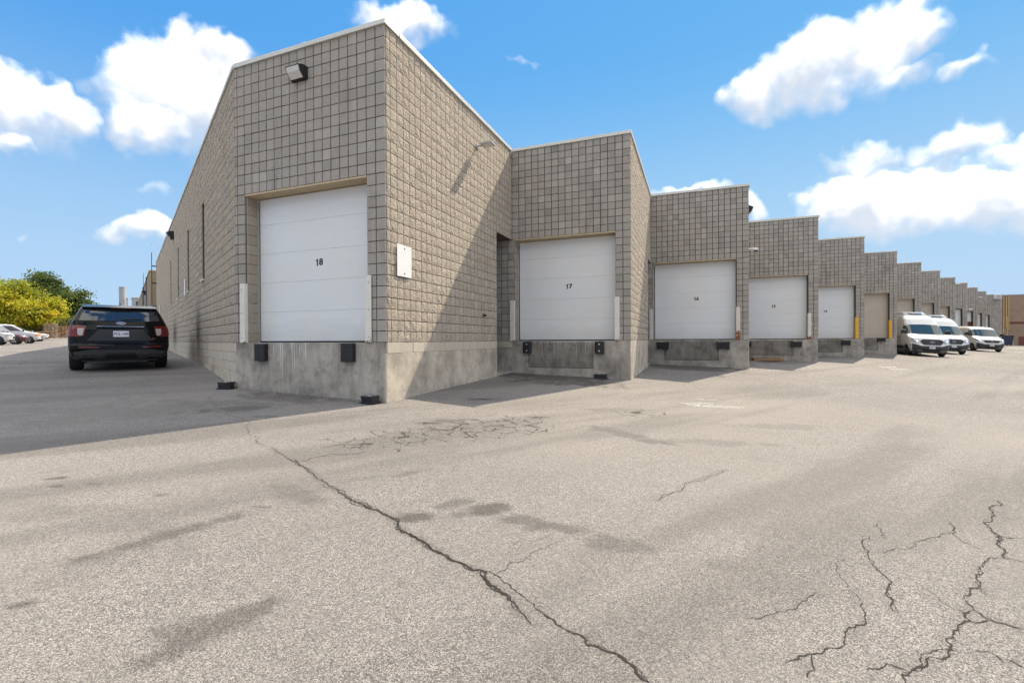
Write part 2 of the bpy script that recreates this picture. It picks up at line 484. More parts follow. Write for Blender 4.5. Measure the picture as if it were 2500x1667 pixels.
M['brown_brick'] = make_brick('brown_brick', (.33, .225, .155), (.28, .19, .13), (.32, .25, .19), .6, .2, .012)
M['maroon_wall'] = simple('maroon_wall_paint', (.16, .045, .035), .6, var=.2)
M['buff_wall'] = make_brick('buff_block', (.50, .40, .26), (.46, .36, .23), (.30, .24, .16), .4, .2, .01)
M['grey_wall'] = make_brick('grey_block', (.30, .27, .23), (.26, .24, .20), (.12, .11, .09), .4, .2, .01)
M['buff'] = simple('buff_paint', (.58, .42, .17), .6, var=.15)
M['pale'] = simple('pale_metal', (.36, .37, .38), .5, var=.1)
M['blue'] = simple('blue_paint', (.014, .018, .05), .5, var=.2)
M['roof'] = simple('roof_gravel', (.3, .29, .27), .95)
M['interior'] = simple('car_interior', (.03, .03, .033), .8)
M['windscreen'] = make_glass('tinted_windscreen', (.035, .06, .065), .02)
M['leaf_yellow'] = make_leaf('autumn_leaf', [(.20, .23, .02), (.38, .40, .025), (.52, .50, .03), (.60, .50, .04), (.62, .38, .06)])
M['leaf_green'] = make_leaf('green_leaf', [(.055, .090, .020), (.09, .135, .028), (.135, .175, .035), (.22, .24, .045)])
M['leaf_shrub'] = make_leaf('shrub_leaf', [(.06, .08, .02), (.14, .16, .03), (.26, .22, .05), (.34, .22, .06)])
mm, t_, b_ = mat('chain_mesh')
b_.inputs['Base Color'].default_value = (.12, .12, .11, 1)
b_.inputs['Alpha'].default_value = .22
M['chain'] = mm

# ------------------------------------------------------------------ mesh helpers
class MB:
    def __init__(s):
        s.v = []; s.f = []
    def add(s, vs, fs, mtx=None):
        o = len(s.v)
        s.v += [tuple((mtx @ Vector(p)) if mtx is not None else p) for p in vs]
        s.f += [tuple(i + o for i in f) for f in fs]
        return s
    def box(s, x0, x1, y0, y1, z0, z1, mtx=None):
        vs = [(x0, y0, z0), (x1, y0, z0), (x1, y1, z0), (x0, y1, z0), (x0, y0, z1), (x1, y0, z1), (x1, y1, z1), (x0, y1, z1)]
        return s.add(vs, [(3, 2, 1, 0), (4, 5, 6, 7), (0, 1, 5, 4), (1, 2, 6, 5), (2, 3, 7, 6), (3, 0, 4, 7)], mtx)
    def prism(s, poly, z0, z1, mtx=None):
        n = len(poly)
        vs = [(x, y, z0) for x, y in poly] + [(x, y, z1) for x, y in poly]
        fs = [tuple(range(n))[::-1], tuple(range(n, 2 * n))] + [(i, (i + 1) % n, n + (i + 1) % n, n + i) for i in range(n)]
        return s.add(vs, fs, mtx)
    def prism_y(s, poly, y0, y1, mtx=None):
        """outline in x,z pushed through y"""
        n = len(poly)
        vs = [(x, y0, z) for x, z in poly] + [(x, y1, z) for x, z in poly]
        fs = [tuple(range(n)), tuple(range(n, 2 * n))[::-1]] + [((i + 1) % n, i, n + i, n + (i + 1) % n) for i in range(n)]
        return s.add(vs, fs, mtx)
    def tube(s, pts, rad, n=8, mtx=None, caps=True):
        pts = [Vector(p) for p in pts]
        if not isinstance(rad, (list, tuple)): rad = [rad] * len(pts)
        vs = []; fs = []
        for i, p in enumerate(pts):
            d = (pts[min(i + 1, len(pts) - 1)] - pts[max(i - 1, 0)]).normalized()
            a = d.orthogonal().normalized() if abs(d.z) > .95 else Vector((0, 0, 1)).cross(d).normalized()
            b = d.cross(a)
            for k in range(n):
                t = 2 * math.pi * k / n
                vs.append(p + (a * math.cos(t) + b * math.sin(t)) * rad[i])
        for i in range(len(pts) - 1):
            for k in range(n):
                fs.append((i * n + k, i * n + (k + 1) % n, (i + 1) * n + (k + 1) % n, (i + 1) * n + k))
        if caps:
            fs.append(tuple(range(n))[::-1]); fs.append(tuple((len(pts) - 1) * n + k for k in range(n)))
        return s.add(vs, fs, mtx)
    def lathe_x(s, prof, n=20, mtx=None):
        """profile (x, r) turned about the x axis"""
        vs = []; fs = []; k = len(prof)
        for i in range(n):
            t = 2 * math.pi * i / n
            vs += [(x, r * math.cos(t), r * math.sin(t)) for x, r in prof]
        for i in range(n):
            j = (i + 1) % n
            for q in range(k - 1):
                fs.append((i * k + q, i * k + q + 1, j * k + q + 1, j * k + q))
        return s.add(vs, fs, mtx)
    def mesh(s, name, m, smooth=None, bevel=0):
        me = bpy.data.meshes.new(name)
        me.from_pydata([tuple(p) for p in s.v], [], s.f)
        if bevel:
            bm = bmesh.new(); bm.from_mesh(me)
            bmesh.ops.bevel(bm, geom=[e for e in bm.edges if e.calc_face_angle(0) > .5], offset=bevel, segments=2, affect='EDGES', profile=.6)
            bm.to_mesh(me); bm.free()
        if smooth is not None:
            me.polygons.foreach_set('use_smooth', [True] * len(me.polygons))
            me.set_sharp_from_angle(angle=smooth)
        if m is not None: me.materials.append(m)
        me.update()
        return me
    def build(s, name, m, parent=None, smooth=None, bevel=0):
        return link(name, s.mesh(name, m, smooth, bevel), parent)
def link(name, data, parent=None, mtx=None):
    o = bpy.data.objects.new(name, data)
    COL.objects.link(o)
    if parent is not None:
        o.parent = parent
        if mtx is None and parent.get('_w'):
            pass
    if mtx is not None: o.matrix_local = mtx
    return o
def tag(o, label, cat, group=None):
    o['label'] = label; o['category'] = cat
    if group: o['group'] = group
    return o
def thing(name, label, cat, mtx, group=None):
    o = link(name, None)
    o.empty_display_size = .2
    o.matrix_world = mtx if isinstance(mtx, Matrix) else Matrix.Translation(mtx)
    return tag(o, label, cat, group)
def struct(o):
    o['kind'] = 'structure'; return o
def copy_tree(o, parent=None):
    c = o.copy(); COL.objects.link(c); c.parent = parent
    for ch in list(o.children): copy_tree(ch, c)
    return c
def text_mesh(s, size, m, weight=0.0):
    cu = bpy.data.curves.new('txt', 'FONT')
    cu.body = s; cu.size = size; cu.align_x = 'CENTER'; cu.align_y = 'CENTER'; cu.offset = weight; cu.extrude = .0015
    cu.resolution_u = 4
    o = bpy.data.objects.new('txt', cu); COL.objects.link(o)
    bpy.context.view_layer.update()
    me = bpy.data.meshes.new_from_object(o.evaluated_get(bpy.context.evaluated_depsgraph_get()))
    bpy.data.objects.remove(o); bpy.data.curves.remove(cu)
    me.materials.clear(); me.materials.append(m)
    return me
FACE_TEXT = Matrix.Rotation(math.pi / 2, 4, 'X')   # text plane stood up, read from -y

# ================================================================== GROUND
Z2 = lambda L: [(640 + x / 2.8, 940 + y / 2.8) for x, y in L]
Z3 = lambda L: [(1300 + x / 1.96, 900 + y / 1.96) for x, y in L]
MAIN = [(60, 425), (130, 470), (190, 510), (250, 530), (300, 570), (350, 600), (370, 635), (420, 655), (460, 690), (520, 720), (570, 770), (640, 800), (700, 820), (760, 850), (820, 880), (880, 905), (930, 940), (945, 990), (1010, 1015), (1060, 1050), (1110, 1075), (1150, 1110), (1200, 1145), (1260, 1170), (1310, 1205), (1380, 1225), (1430, 1260), (1500, 1265), (1520, 1310), (1560, 1370), (1620, 1400), (1680, 1445), (1730, 1500), (1790, 1570), (1840, 1640)]
NET = [([(30, 1150), (60, 1180), (130, 1230), (190, 1265), (250, 1290), (320, 1335), (390, 1360), (440, 1390), (490, 1430), (560, 1503)], .006, .006),
                ([(1650, 740), (1670, 770), (1680, 805), (1710, 810)], .003, .002),
                ([(1610, 795), (1580, 820), (1580, 850), (1610, 875), (1630, 920), (1660, 970), (1700, 1005), (1705, 1040), (1690, 1075), (1715, 1120), (1750, 1170)], .004, .003),
                ([(1990, 730), (2010, 785), (1940, 805), (1880, 820), (1830, 835), (1800, 860), (1700, 870), (1640, 880)], .003, .002),
                ([(2010, 785), (2040, 815), (2090, 840), (2150, 870)], .003, .001),
                ([(2210, 625), (2245, 655), (2200, 690), (2160, 735), (2200, 770), (2235, 800), (2235, 850), (2270, 880), (2260, 905), (2352, 925)], .006, .006),
                ([(2260, 905), (2190, 905), (2140, 950), (2120, 985), (2140, 1040), (2180, 1085)], .004, .003),
                ([(2140, 1045), (2090, 1065), (2065, 1095), (2110, 1150), (2180, 1195), (2260, 1220), (2352, 1245)], .004, .004),
                ([(2110, 1150), (2060, 1165), (2050, 1220), (2010, 1275), (2000, 1340), (1960, 1390), (1860, 1425), (1810, 1455), (1790, 1503)], .004, .005),
                ([(1500, 905), (1455, 940), (1455, 970), (1500, 1020), (1540, 1070), (1570, 1130), (1595, 1180), (1590, 1225), (1500, 1275), (1420, 1335), (1340, 1365), (1210, 1410)], .0025, .003),
                ([(1340, 1365), (1340, 1420), (1320, 1480)], .0025, .002),
                ([(590, 630), (660, 600), (720, 570), (780, 540), (850, 515), (930, 480)], .004, .003),
                ([(1020, 1200), (1100, 1190), (1180, 1160), (1250, 1150), (1300, 1110), (1360, 1070)], .002, .002),
                ([(1600, 1440), (1690, 1410), (1750, 1430), (1810, 1455)], .003, .003),
                ([(1860, 1425), (1870, 1365), (2010, 1345), (2060, 1360)], .003, .002),
                ([(2180, 1195), (2120, 1215), (2080, 1205)], .003, .002),
                ([(2235, 800), (2290, 810), (2352, 812)], .003, .003),
                ([(1850, 1040), (1950, 1110), (2040, 1160)], .0015, .0015),
                ([(2280, 1390), (2352, 1430)], .003, .003),
                ([(2120, 1350), (2200, 1360), (2250, 1400)], .002, .002)]
def vnoise(x, y, seed=0):
    """smooth value noise on arrays"""
    xi, yi = np.floor(x).astype(np.int64), np.floor(y).astype(np.int64)
    fx, fy = x - xi, y - yi
    fx, fy = fx * fx * (3 - 2 * fx), fy * fy * (3 - 2 * fy)
    def h(a, b):
        n = (a * 374761393 + b * 668265263 + seed * 974634777) & 0x7fffffff
        n = ((n ^ (n >> 13)) * 1274126177) & 0x7fffffff
        return ((n ^ (n >> 16)) & 0xffff) / 65535.0
    return (h(xi, yi) * (1 - fx) + h(xi + 1, yi) * fx) * (1 - fy) + (h(xi, yi + 1) * (1 - fx) + h(xi + 1, yi + 1) * fx) * fy
def fbm(x, y, seed=0, o=5):
    v = 0; a = .5; t = 0
    for k in range(o):
        v = v + a * vnoise(x * 2 ** k, y * 2 ** k, seed + k); t += a; a *= .6
    return v / t
def build_ground():
    bs = np.unique(np.round(np.concatenate([np.arange(-320, -20, 20.), np.arange(-20, -12, .5), np.arange(-12, 7.5, .05), np.arange(7.5, 20, 1.), np.arange(20, 321, 20.)]), 4))
    A, B = np.meshgrid(AT, bs, indexing='ij')
    X = L0.x + A * WD.x + B * PD.x; Y = L0.y + A * WD.y + B * PD.y
    Z = np.repeat(HT[:, None], len(bs), 1)
    vs = np.stack([X, Y, Z], -1).reshape(-1, 3).astype(np.float32)
    na, nb = len(AT), len(bs)
    I = np.arange(na * nb).reshape(na, nb)
    F = np.stack([I[:-1, :-1], I[:-1, 1:], I[1:, 1:], I[1:, :-1]], -1).reshape(-1, 4)
    n1 = fbm(X * 2.6, Y * 2.6, 3); n2 = fbm(X * 9, Y * 9, 8, 3)
    S = np.zeros_like(X)
    def ell(c, rx, ry, ang, amp):
        ca, sa = math.cos(ang), math.sin(ang)
        dx, dy = X - c.x, Y - c.y
        r2 = ((dx * ca + dy * sa) / rx) ** 2 + ((-dx * sa + dy * ca) / ry) ** 2
        v = np.clip((1 - r2 + (n1 - .5) * 2.2 * amp + (n2 - .5) * 1.7 * amp) / .9, 0, 1)
        return v * v * (3 - 2 * v)
    def st(px, py, rx, ry, ang, k):
        nonlocal S
        S = np.maximum(S, k * ell(on_ground(px, py), rx, ry, ang, .9))
    def band(p0, p1, wd, k):
        nonlocal S
        a, b2 = on_ground(*p0), on_ground(*p1); d = b2 - a
        S = np.maximum(S, k * ell((a + b2) / 2, d.length * .54, wd, math.atan2(d.y, d.x), 1.0))
    st(1012, 1262, .17, .09, .3, .55); st(1185, 1243, .30, .13, .5, .55); st(1110, 1228, .2, .08, .6, .35); st(1262, 1270, .2, .1, .2, .4)
    st(1350, 1285, .26, .12, .1, .45); st(1400, 1290, .2, .12, 0, .45); st(1500, 1325, .35, .16, -.2, .36); st(1800, 1385, .3, .12, 0, .26); st(1900, 1420, .2, .16, 0, .24)
    st(1000, 1155, .30, .07, .75, .38); st(1110, 1026, .5, .18, .4, .45); st(1045, 1033, .3, .12, .3, .45); st(1330, 1019, .25, .1, .4, .45)
    band((0, 1425), (640, 1240), .085, .42); band((150, 1395), (460, 1290), .1, .26)
    band((230, 1667), (760, 1430), .10, .42); band((330, 1560), (620, 1490), .07, .3)
    band((0, 1240), (420, 1290), .22, .18); band((620, 1180), (800, 1230), .14, .25)
    band((1390, 1030), (1640, 1085), .22, .38); band((1560, 1070), (1960, 1090), .2, .2)
    for px, py, rx, ry, an in ((402, 1209, .07, .035, 0), (142, 1167, .09, .03, .3), (105, 1155, .06, .03, 0), (230, 1181, .07, .025, .3), (500, 1236, .06, .03, .4), (140, 1186, .06, .025, 0),
                               (640, 1237, .08, .02, -.2), (405, 1427, .045, .016, .6), (330, 1508, .04, .02, .5), (46, 1477, .05, .015, .5)):
        st(px, py, rx * 1.2, ry * 1.5, an, .55)
    st(760, 965, 2.0, .6, -.38, .46); st(560, 985, 1.2, .5, 0, .25); st(330, 1000, 2.2, 1.2, .4, .15); st(300, 900, 1.6, 1.2, .4, .2)  # the first patch also paints deeper shade at the near dock front
    st(540, 1000, .9, .25, .6, .45); st(650, 1016, .25, .1, 0, .45); st(700, 975, 1.3, .4, -.3, .35); st(1180, 975, .5, .15, .3, .6)
    st(1500, 1000, .7, .2, .1, .22); st(1900, 1040, .9, .25, .1, .18); st(2100, 935, 2, .5, .5, .12)
    # oily drip lines before the docks, and dirt patches that paint the shade there deeper
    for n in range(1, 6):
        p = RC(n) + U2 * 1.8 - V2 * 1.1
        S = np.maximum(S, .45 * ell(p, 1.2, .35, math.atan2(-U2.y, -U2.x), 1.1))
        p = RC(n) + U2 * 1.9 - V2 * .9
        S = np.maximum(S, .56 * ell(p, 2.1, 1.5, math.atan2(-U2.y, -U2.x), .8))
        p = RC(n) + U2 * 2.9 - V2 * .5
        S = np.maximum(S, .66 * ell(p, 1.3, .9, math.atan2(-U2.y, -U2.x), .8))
    # dirt gathers where the main crack runs
    mp = [on_ground(640 + x / 2.8, 940 + y / 2.8) for x, y in ((250, 530), (460, 690), (820, 880), (1010, 1015), (1260, 1170), (1520, 1310), (1730, 1500))]
    for a, b2 in zip(mp, mp[1:]):
        d = b2 - a
        S = np.maximum(S, .30 * ell((a + b2) / 2, d.length * .6, .035, math.atan2(d.y, d.x), 1.0))
    S = np.minimum(S * 1.55, .85)
    # dirt and fretted stone along the lips of the cracks
    for L, wd, k in [(Z2(MAIN), .030, .55)] + [(Z3(q), .014 + 2 * a, .42) for q, a, b in NET]:
        P = [on_ground(*p) for p in L]
        for a, b2 in zip(P, P[1:]):
            dx, dy = b2.x - a.x, b2.y - a.y; l2 = dx * dx + dy * dy + 1e-9
            bb = .25
            sel = (X > min(a.x, b2.x) - bb) & (X < max(a.x, b2.x) + bb) & (Y > min(a.y, b2.y) - bb) & (Y < max(a.y, b2.y) + bb)
            if not sel.any(): continue
            xs, ys = X[sel], Y[sel]
            t = np.clip(((xs - a.x) * dx + (ys - a.y) * dy) / l2, 0, 1)
            d = np.hypot(xs - a.x - t * dx, ys - a.y - t * dy)
            S[sel] = np.maximum(S[sel], k * np.exp(-(d / wd) ** 2) * np.clip(n2[sel] * 2.4 - .6, 0, 1.2))
    # traffic film: long soft darker lanes sweeping across the lot
    n3 = fbm((X * .8 + Y * .6) * .16, (-X * .6 + Y * .8) * 1.1, 21, 5)
    S = np.maximum(S, np.clip((n3 - .51) * 2.2, 0, .36))
    pa, pb = on_ground(830, 1085), on_ground(1380, 1020); d = pb - pa
    K = np.maximum(ell((pa + pb) / 2, d.length * .58, .72, math.atan2(d.y, d.x), .7), .6 * ell(on_ground(1560, 1010), .8, .35, .2, .9))
    me = bpy.data.meshes.new('ground')
    me.vertices.add(len(vs)); me.vertices.foreach_set('co', vs.ravel())
    me.loops.add(F.size); me.loops.foreach_set('vertex_index', F.ravel().astype(np.int32))
    me.polygons.add(len(F)); me.polygons.foreach_set('loop_start', np.arange(0, F.size, 4, dtype=np.int32))
    me.polygons.foreach_set('use_smooth', np.ones(len(F), dtype=bool))
    me.update(calc_edges=True)
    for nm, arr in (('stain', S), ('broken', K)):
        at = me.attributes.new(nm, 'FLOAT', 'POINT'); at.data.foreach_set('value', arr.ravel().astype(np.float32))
    me.materials.append(M['asphalt'])
    if me.polygons[0].normal.z < 0: me.flip_normals()
    return struct(link('ground', me))
ground = build_ground()

def crack(pts, w0, w1, name='crack', wk=.8):
    """ragged open crack: a ribbon whose two lips wander separately"""
    P = [on_ground(*p) for p in pts]
    P = [p for p in P if p is not None]
    # fractal refinement
    for lev in range(4):
        Q = [P[0]]
        for a, b in zip(P, P[1:]):
            L = (b - a).length
            if L > .025:
                n = Vector((-(b - a).y, (b - a).x, 0)).normalized()
                Q.append((a + b) / 2 + n * random.gauss(0, .11) * min(L, .35))
            Q.append(b)
        P = Q
    mb = MB(); n = len(P); vs = []
    for i, p in enumerate(P):
        d = P[min(i + 1, n - 1)] - P[max(i - 1, 0)]
        nn = Vector((-d.y, d.x, 0)).normalized()
        t = i / (n - 1)
        w = wk * (w0 + (w1 - w0) * t) * min(1, 14 * t + .25, 14 * (1 - t) + .25)
        k = max(.42, .6 + .8 * noise.noise(p * 3.1 + Vector((9, 0, 0))))
        a = w * max(.12, k + random.uniform(-.5, .8)); b = w * max(.12, k + random.uniform(-.5, .8))
        for q in (p + nn * a, p - nn * b):
            vs.append((q.x, q.y, gz(q.x, q.y) + .003))
    fs = [(2 * i, 2 * i + 1, 2 * i + 3, 2 * i + 2) for i in range(n - 1)]
    mb.add(vs, fs)
    return mb.build(name, M['crack'], ground)
crack(Z2(MAIN), .006, .011)
crack(Z2(MAIN[12:22]), .008, .010)
for k in range(3):                      # crumbled lips either side of the main crack
    crack([(x + random.uniform(-9, 9), y + random.uniform(-5, 5)) for x, y in Z2(MAIN[2 + 9 * k:14 + 10 * k])], .003, .003, wk=1)
crack([(661, 1092), (632, 1070), (596, 1042), (562, 1015), (525, 985), (515, 960)], .004, .003)
crack([(1250, 1330), (1300, 1322), (1350, 1300)], .002, .002)
crack(Z2([(1600, 1290), (1680, 1240), (1750, 1210), (1830, 1165), (1890, 1130), (1960, 1095), (2050, 1065)]), .003, .002)
crack(Z2([(250, 520), (330, 500), (400, 485), (480, 470), (560, 475), (640, 470), (760, 450)]), .006, .004)
crack(Z2([(1500, 1265), (1620, 1310), (1700, 1370), (1780, 1440), (1860, 1500), (1930, 1560)]), .003, .004)
crack(Z2([(1530, 320), (1640, 300), (1760, 285), (1860, 262), (1980, 258), (2120, 250)]), .007, .005)
for L, a, b in NET:
    crack(Z3(L), a, b, wk=1.15)
    if a >= .004:                       # a second hairline wanders beside the wider ones
        crack([(x + random.uniform(-7, 7), y + random.uniform(-4, 4)) for x, y in Z3(L)], .0015, .0015, wk=1)
crack([(0, 900), (60, 885), (110, 873), (165, 862)], .012, .010)

def spill(pts, name='paint_spill', m='paint'):
    P = [on_ground(*p) for p in pts]
    out = []
    for a, b in zip(P, P[1:] + P[:1]):
        for k in range(6):
            q = a.lerp(b, k / 6)
            out.append(q + Vector((random.uniform(-1, 1), random.uniform(-1, 1), 0)) * .018)
    c = sum(out, Vector()) / len(out)
    vs = [(c.x, c.y, gz(c.x, c.y) + .004)] + [(q.x, q.y, gz(q.x, q.y) + .004) for q in out]
    n = len(out)
    MB().add(vs, [(0, 1 + i, 1 + (i + 1) % n) for i in range(n)]).build(name, M[m], ground)
spill([(1658, 983), (1740, 983), (1700, 989), (1760, 991), (1815, 993), (1815, 998), (1750, 996), (1690, 992)])
spill([(1700, 973), (1752, 976), (1745, 978), (1695, 976)])
spill([(2140, 895), (2185, 894), (2190, 898), (2150, 898)])
spill([(2165, 899), (2210, 900), (2225, 904), (2180, 903)])

def build_pebbles():
    mb = MB()
    def peb(p, r):
        k = [(math.cos(a) * r * random.uniform(.6, 1.2), math.sin(a) * r * random.uniform(.6, 1.2)) for a in [i * math.pi / 2.5 + random.random() for i in range(5)]]
        k.sort(key=lambda q: math.atan2(q[1], q[0]))
        h = r * random.uniform(.5, 1)
        vs = [(p.x + x, p.y + y, p.z - .002) for x, y in k] + [(p.x + x * .5, p.y + y * .5, p.z + h) for x, y in k]
        mb.add(vs, [tuple(range(5, 10))] + [(i, (i + 1) % 5, 5 + (i + 1) % 5, 5 + i) for i in range(5)])
    for i in range(260):                      # chips swept against the dock wall
        t = random.random() ** .8
        q = R0.lerp(L0, t) - V2 * abs(random.gauss(0, .09)) - V2 * .02
        peb(gpt(q.x, q.y), random.uniform(.004, .012))
    for n in range(1, 6):
        for i in range(90):
            q = (RC(n) + U2 * random.uniform(0, 3.4)) if random.random() < .6 else (RC(n - 1) + V2 * random.uniform(.1, 5) - U2 * .02)
            q = q - (V2 if random.random() < .6 else U2) * abs(random.gauss(0, .08)) - V2 * .02 - U2 * .02
            peb(gpt(q.x, q.y), random.uniform(.005, .014))
    for i in range(160):
        q = L0 + WD * random.uniform(0, 16) + PD * (abs(random.gauss(0, .12)) + .02)
        peb(gpt(q.x, q.y), random.uniform(.005, .014))
    for i in range(700):
        px, py = random.uniform(-50, 2550), random.uniform(1000, 1660)
        p = on_ground(px, py)
        peb(p, random.choice((.003, .004, .006)) * random.uniform(.7, 1.5))
    o = mb.build('gravel', M['pebble'])
    o['kind'] = 'stuff'; o['label'] = 'loose chips of stone scattered over the asphalt'
build_pebbles()

# ================================================================== WAREHOUSE
WM = Matrix.Translation(Vector((R0.x, R0.y, gz(R0.x, R0.y))))
WINV = WM.inverted()
wh = thing('warehouse', 'long grey block warehouse with a sawtooth row of loading docks', 'building', WM)
def wp(o, parent=None):
    """a part of the warehouse whose mesh is laid out in world coordinates"""
    if parent is None:
        o.parent = wh; o.matrix_parent_inverse = WINV
    else:
        o.parent = parent
    return o
OPL = lambda n: -3.43 if n == 0 else -3.39   # left edge of the dock opening
OPR = -0.41
OPT = LEDGE + 3.0
CORE = .030
ALC = 4.95
blocks = []     # (frame, x0, x1, z0, z1, kind)
def rows(z0, z1, h=ROW):
    n = max(1, round((z1 - z0) / h)); return [(z0 + i * (z1 - z0) / n, z0 + (i + 1) * (z1 - z0) / n) for i in range(n)]
def cols(x0, x1, w=.2, ref=0.0, right=True):
    """joints every w counted from ref"""
    k0 = math.floor((x0 - ref) / w - 1e-6); xs = []
    k = k0
    e = [x0]
    while True:
        k += 1; x = ref + k * w
        if x <= x0 + .03: continue
        if x >= x1 - .03: break
        e.append(x)
    e.append(x1)
    return list(zip(e, e[1:]))
def field_blocks(fr, x0, x1, z0, z1, kind, ref=0.0, w=.2):
    for (a, b) in cols(x0, x1, w, ref):
        for (c, d) in rows(z0, z1):
            blocks.append((fr, a, b, c, d, kind))
MODX = .2013
for n in range(NB):
    wn = FW0 if n == 0 else BW
    fr = FR(n)
    x1 = .8 if n == NB - 1 else 0.0
    ol = OPL(n)
    core = M['mortar']
    mb = MB()
    mb.box(-wn - (.4 if n else 0), x1 - CORE, CORE, .36, OPT, WTOP, fr)
    mb.box(OPR, x1 - CORE, CORE, .36, LEDGE, OPT - .001, fr)
    if n == 0:
        mb.box(-wn, ol, CORE, .36, LEDGE, OPT - .001, fr)
    elif n <= 3:
        mb.box(-wn - .95, ol, CORE, .36, LEDGE, OPT - .001, fr)      # runs on into the recess behind the side wall
    else:
        mb.box(-wn, ol, CORE, .36, LEDGE, OPT - .001, fr)
    wp(mb.build('front_wall', core))
    field_blocks(fr, -wn, x1, OPT, WTOP, 'f', OPR, MODX)
    field_blocks(fr, OPR, x1, LEDGE, OPT, 'f', OPR, .205)
    if n == 0:
        field_blocks(fr, -wn, ol, LEDGE, OPT, 'f', ol)
    elif n <= 3:
        field_blocks(fr, -wn - .85, ol, LEDGE, OPT, 'f', ol)
        field_blocks(fr, -wn - .85, -wn, LEDGE - .2, LEDGE, 'p', ol)
    jf = frame(fr @ Vector((ol + .030, 0, 0)), V2, U2)
    for (c, d) in rows(LEDGE, OPT): blocks.append((jf, .04, .30, c, d, 'j'))
    # side wall
    sf = SD(n)
    mb = MB()
    if n <= 2:
        mb.box(.36, ALC, CORE, .36, LEDGE - .2, WTOP, sf)
        mb.box(ALC, BD, CORE, 1.2, OPT, WTOP, sf)
        mb.box(ALC - .34, ALC, .361, 1.2, -.3, OPT, sf)
        mb.box(ALC - .34, BD + .3, 1.2, 1.4, -.3, OPT, sf)
        wp(mb.build('side_wall', M['mortar']))
        field_blocks(sf, CORE, BD, OPT, WTOP, 's', ALC)
        field_blocks(sf, CORE, ALC, LEDGE, OPT, 's', ALC)
        for (a, b) in cols(CORE, ALC, .41, CORE): blocks.append((sf, a, b, LEDGE - .2, LEDGE, 'p'))
        MB().box(.002, ALC, 0, .36, -.4, LEDGE - .2, sf)
        wp(MB().box(.002, ALC, 0, .36, -.4, LEDGE - .2, sf).build('side_foundation', M['concrete_side'], bevel=.008))
        q = sf @ Vector(((ALC + BD) / 2, 0, 0))
        wp(MB().box(ALC, BD - .01, .03, 1.19, -.4, gz(q.x, q.y) + .07, sf).build('recess_step', M['concrete']))
        wp(MB().box(ALC + .1, BD - .1, 1.15, 1.198, gz(q.x, q.y) + .08, gz(q.x, q.y) + 2.15, sf).build('recess_door', M['trim']))
    else:
        mb.box(.36, BD, .001, .36, LEDGE, WTOP, sf)
        wp(mb.build('side_wall', M['core']))
        wp(MB().box(.36, BD, 0, .36, -.4, LEDGE, sf).build('side_foundation', M['concrete_side']))
    # dock foundation with the infilled leveller pit
    if n == 0:
        wp(MB().box(-wn, -CORE, 0, .6, -.4, LEDGE - .002, fr).build('dock_foundation', M['concrete'], bevel=.012))
    else:
        mb = MB()
        pz0, pz1, pxl, pxr = LEDGE - .78, LEDGE - .06, -2.95, -1.02
        ext = .9 if n <= 3 else 0
        mb.box(-wn - ext, pxl, 0, .6, -.4, LEDGE - .002 - (.2 if n <= 3 else 0), fr)
        if n <= 3: mb.box(-wn, pxl, .002, .6, LEDGE - .205, LEDGE - .002, fr)
        mb.box(pxr, x1 - CORE, 0, .6, -.4, LEDGE - .002, fr)
        mb.box(pxl, pxr, 0, .6, -.4, pz0, fr)
        mb.box(pxl, pxr, .012, .6, pz1, LEDGE - .002, fr)
        d = wp(mb.build('dock_foundation', M['concrete']))
        wp(MB().box(pxl + .008, pxr - .008, .016, .5, pz0 + .01, pz1 - .004, fr).build('pit_infill', M['concrete_dark'], bevel=.01), d)
    # coping
    def cap(f, a, b, k, dz):
        for q in range(k):
            p0, p1 = a + (b - a) * q / k, a + (b - a) * (q + 1) / k
            w1, w2, w3 = (random.uniform(-.004, .004) for _ in range(3))
            MBc = MB().box(p0 + .003, p1 - .003, -.035 + w1, .40, WTOP - .006 + w2 - dz, CTOP + w3 - dz, f)
            if q: MBc.box(p0 - .05, p0 + .05, -.040 + w1, .405, WTOP - .012 + w2 - dz, CTOP + .004 + w3 - dz, f)
            wp(MBc.build('coping', M['coping'], bevel=.005))
    cap(fr, -wn + (.0 if n == 0 else .03), x1 + .035, 2, 0)
    cap(sf, .41, BD - .04, 2, .003)
    # dock door
    dm = M['door'] if n <= 4 or n >= 9 else M['door_beige']
    raised = {9: 2, 10: 3}.get(n, 0)
    dl, dr = ol + .075, OPR - .03
    door = wp(MB().box(ol + .004, OPR - .004, .326, .345, LEDGE + .0, OPT - .035, fr).build('dock_door', M['maroon_wall'] if raised else M['seal']))
    hs = [.52, .6, .6, .6, .6]
    zt = LEDGE + 2.945
    for i, hh in enumerate(hs):
        if raised and i >= len(hs) - raised: break
        o = MB().box(dl, dr, .300 + random.uniform(0, .002), .326, zt - hh + .0012, zt - .0012, fr).build('panel', dm, door, bevel=.003)
        zt -= hh
    if not raised:
        wp(MB().box(dl, dr, .296, .33, LEDGE + .001, LEDGE + .03, fr).build('bottom_seal', M['seal'] if n < 5 else M['trim'], door), door)
    if n <= 4:
        me = text_mesh(str(18 - n)[1], .19, M['digit'], .006)
        base = fr @ Matrix.Translation((-1.80, .2985, ZC + 1.53)) @ FACE_TEXT @ Matrix.Scale(.92, 4)
        o = link('door_number', me, door)
        o.matrix_basis = base @ Matrix.Translation((.060, 0, 0)) @ Matrix.Diagonal((1.1, 1, 1, 1))
        o = MB().prism([(-.052, -.074), (-.020, -.074), (-.020, .076), (-.046, .076), (-.052, .056), (-.086, .046), (-.086, .026), (-.052, .030)], 0, .0015).build('door_number', M['digit'], door)
        o.matrix_basis = base
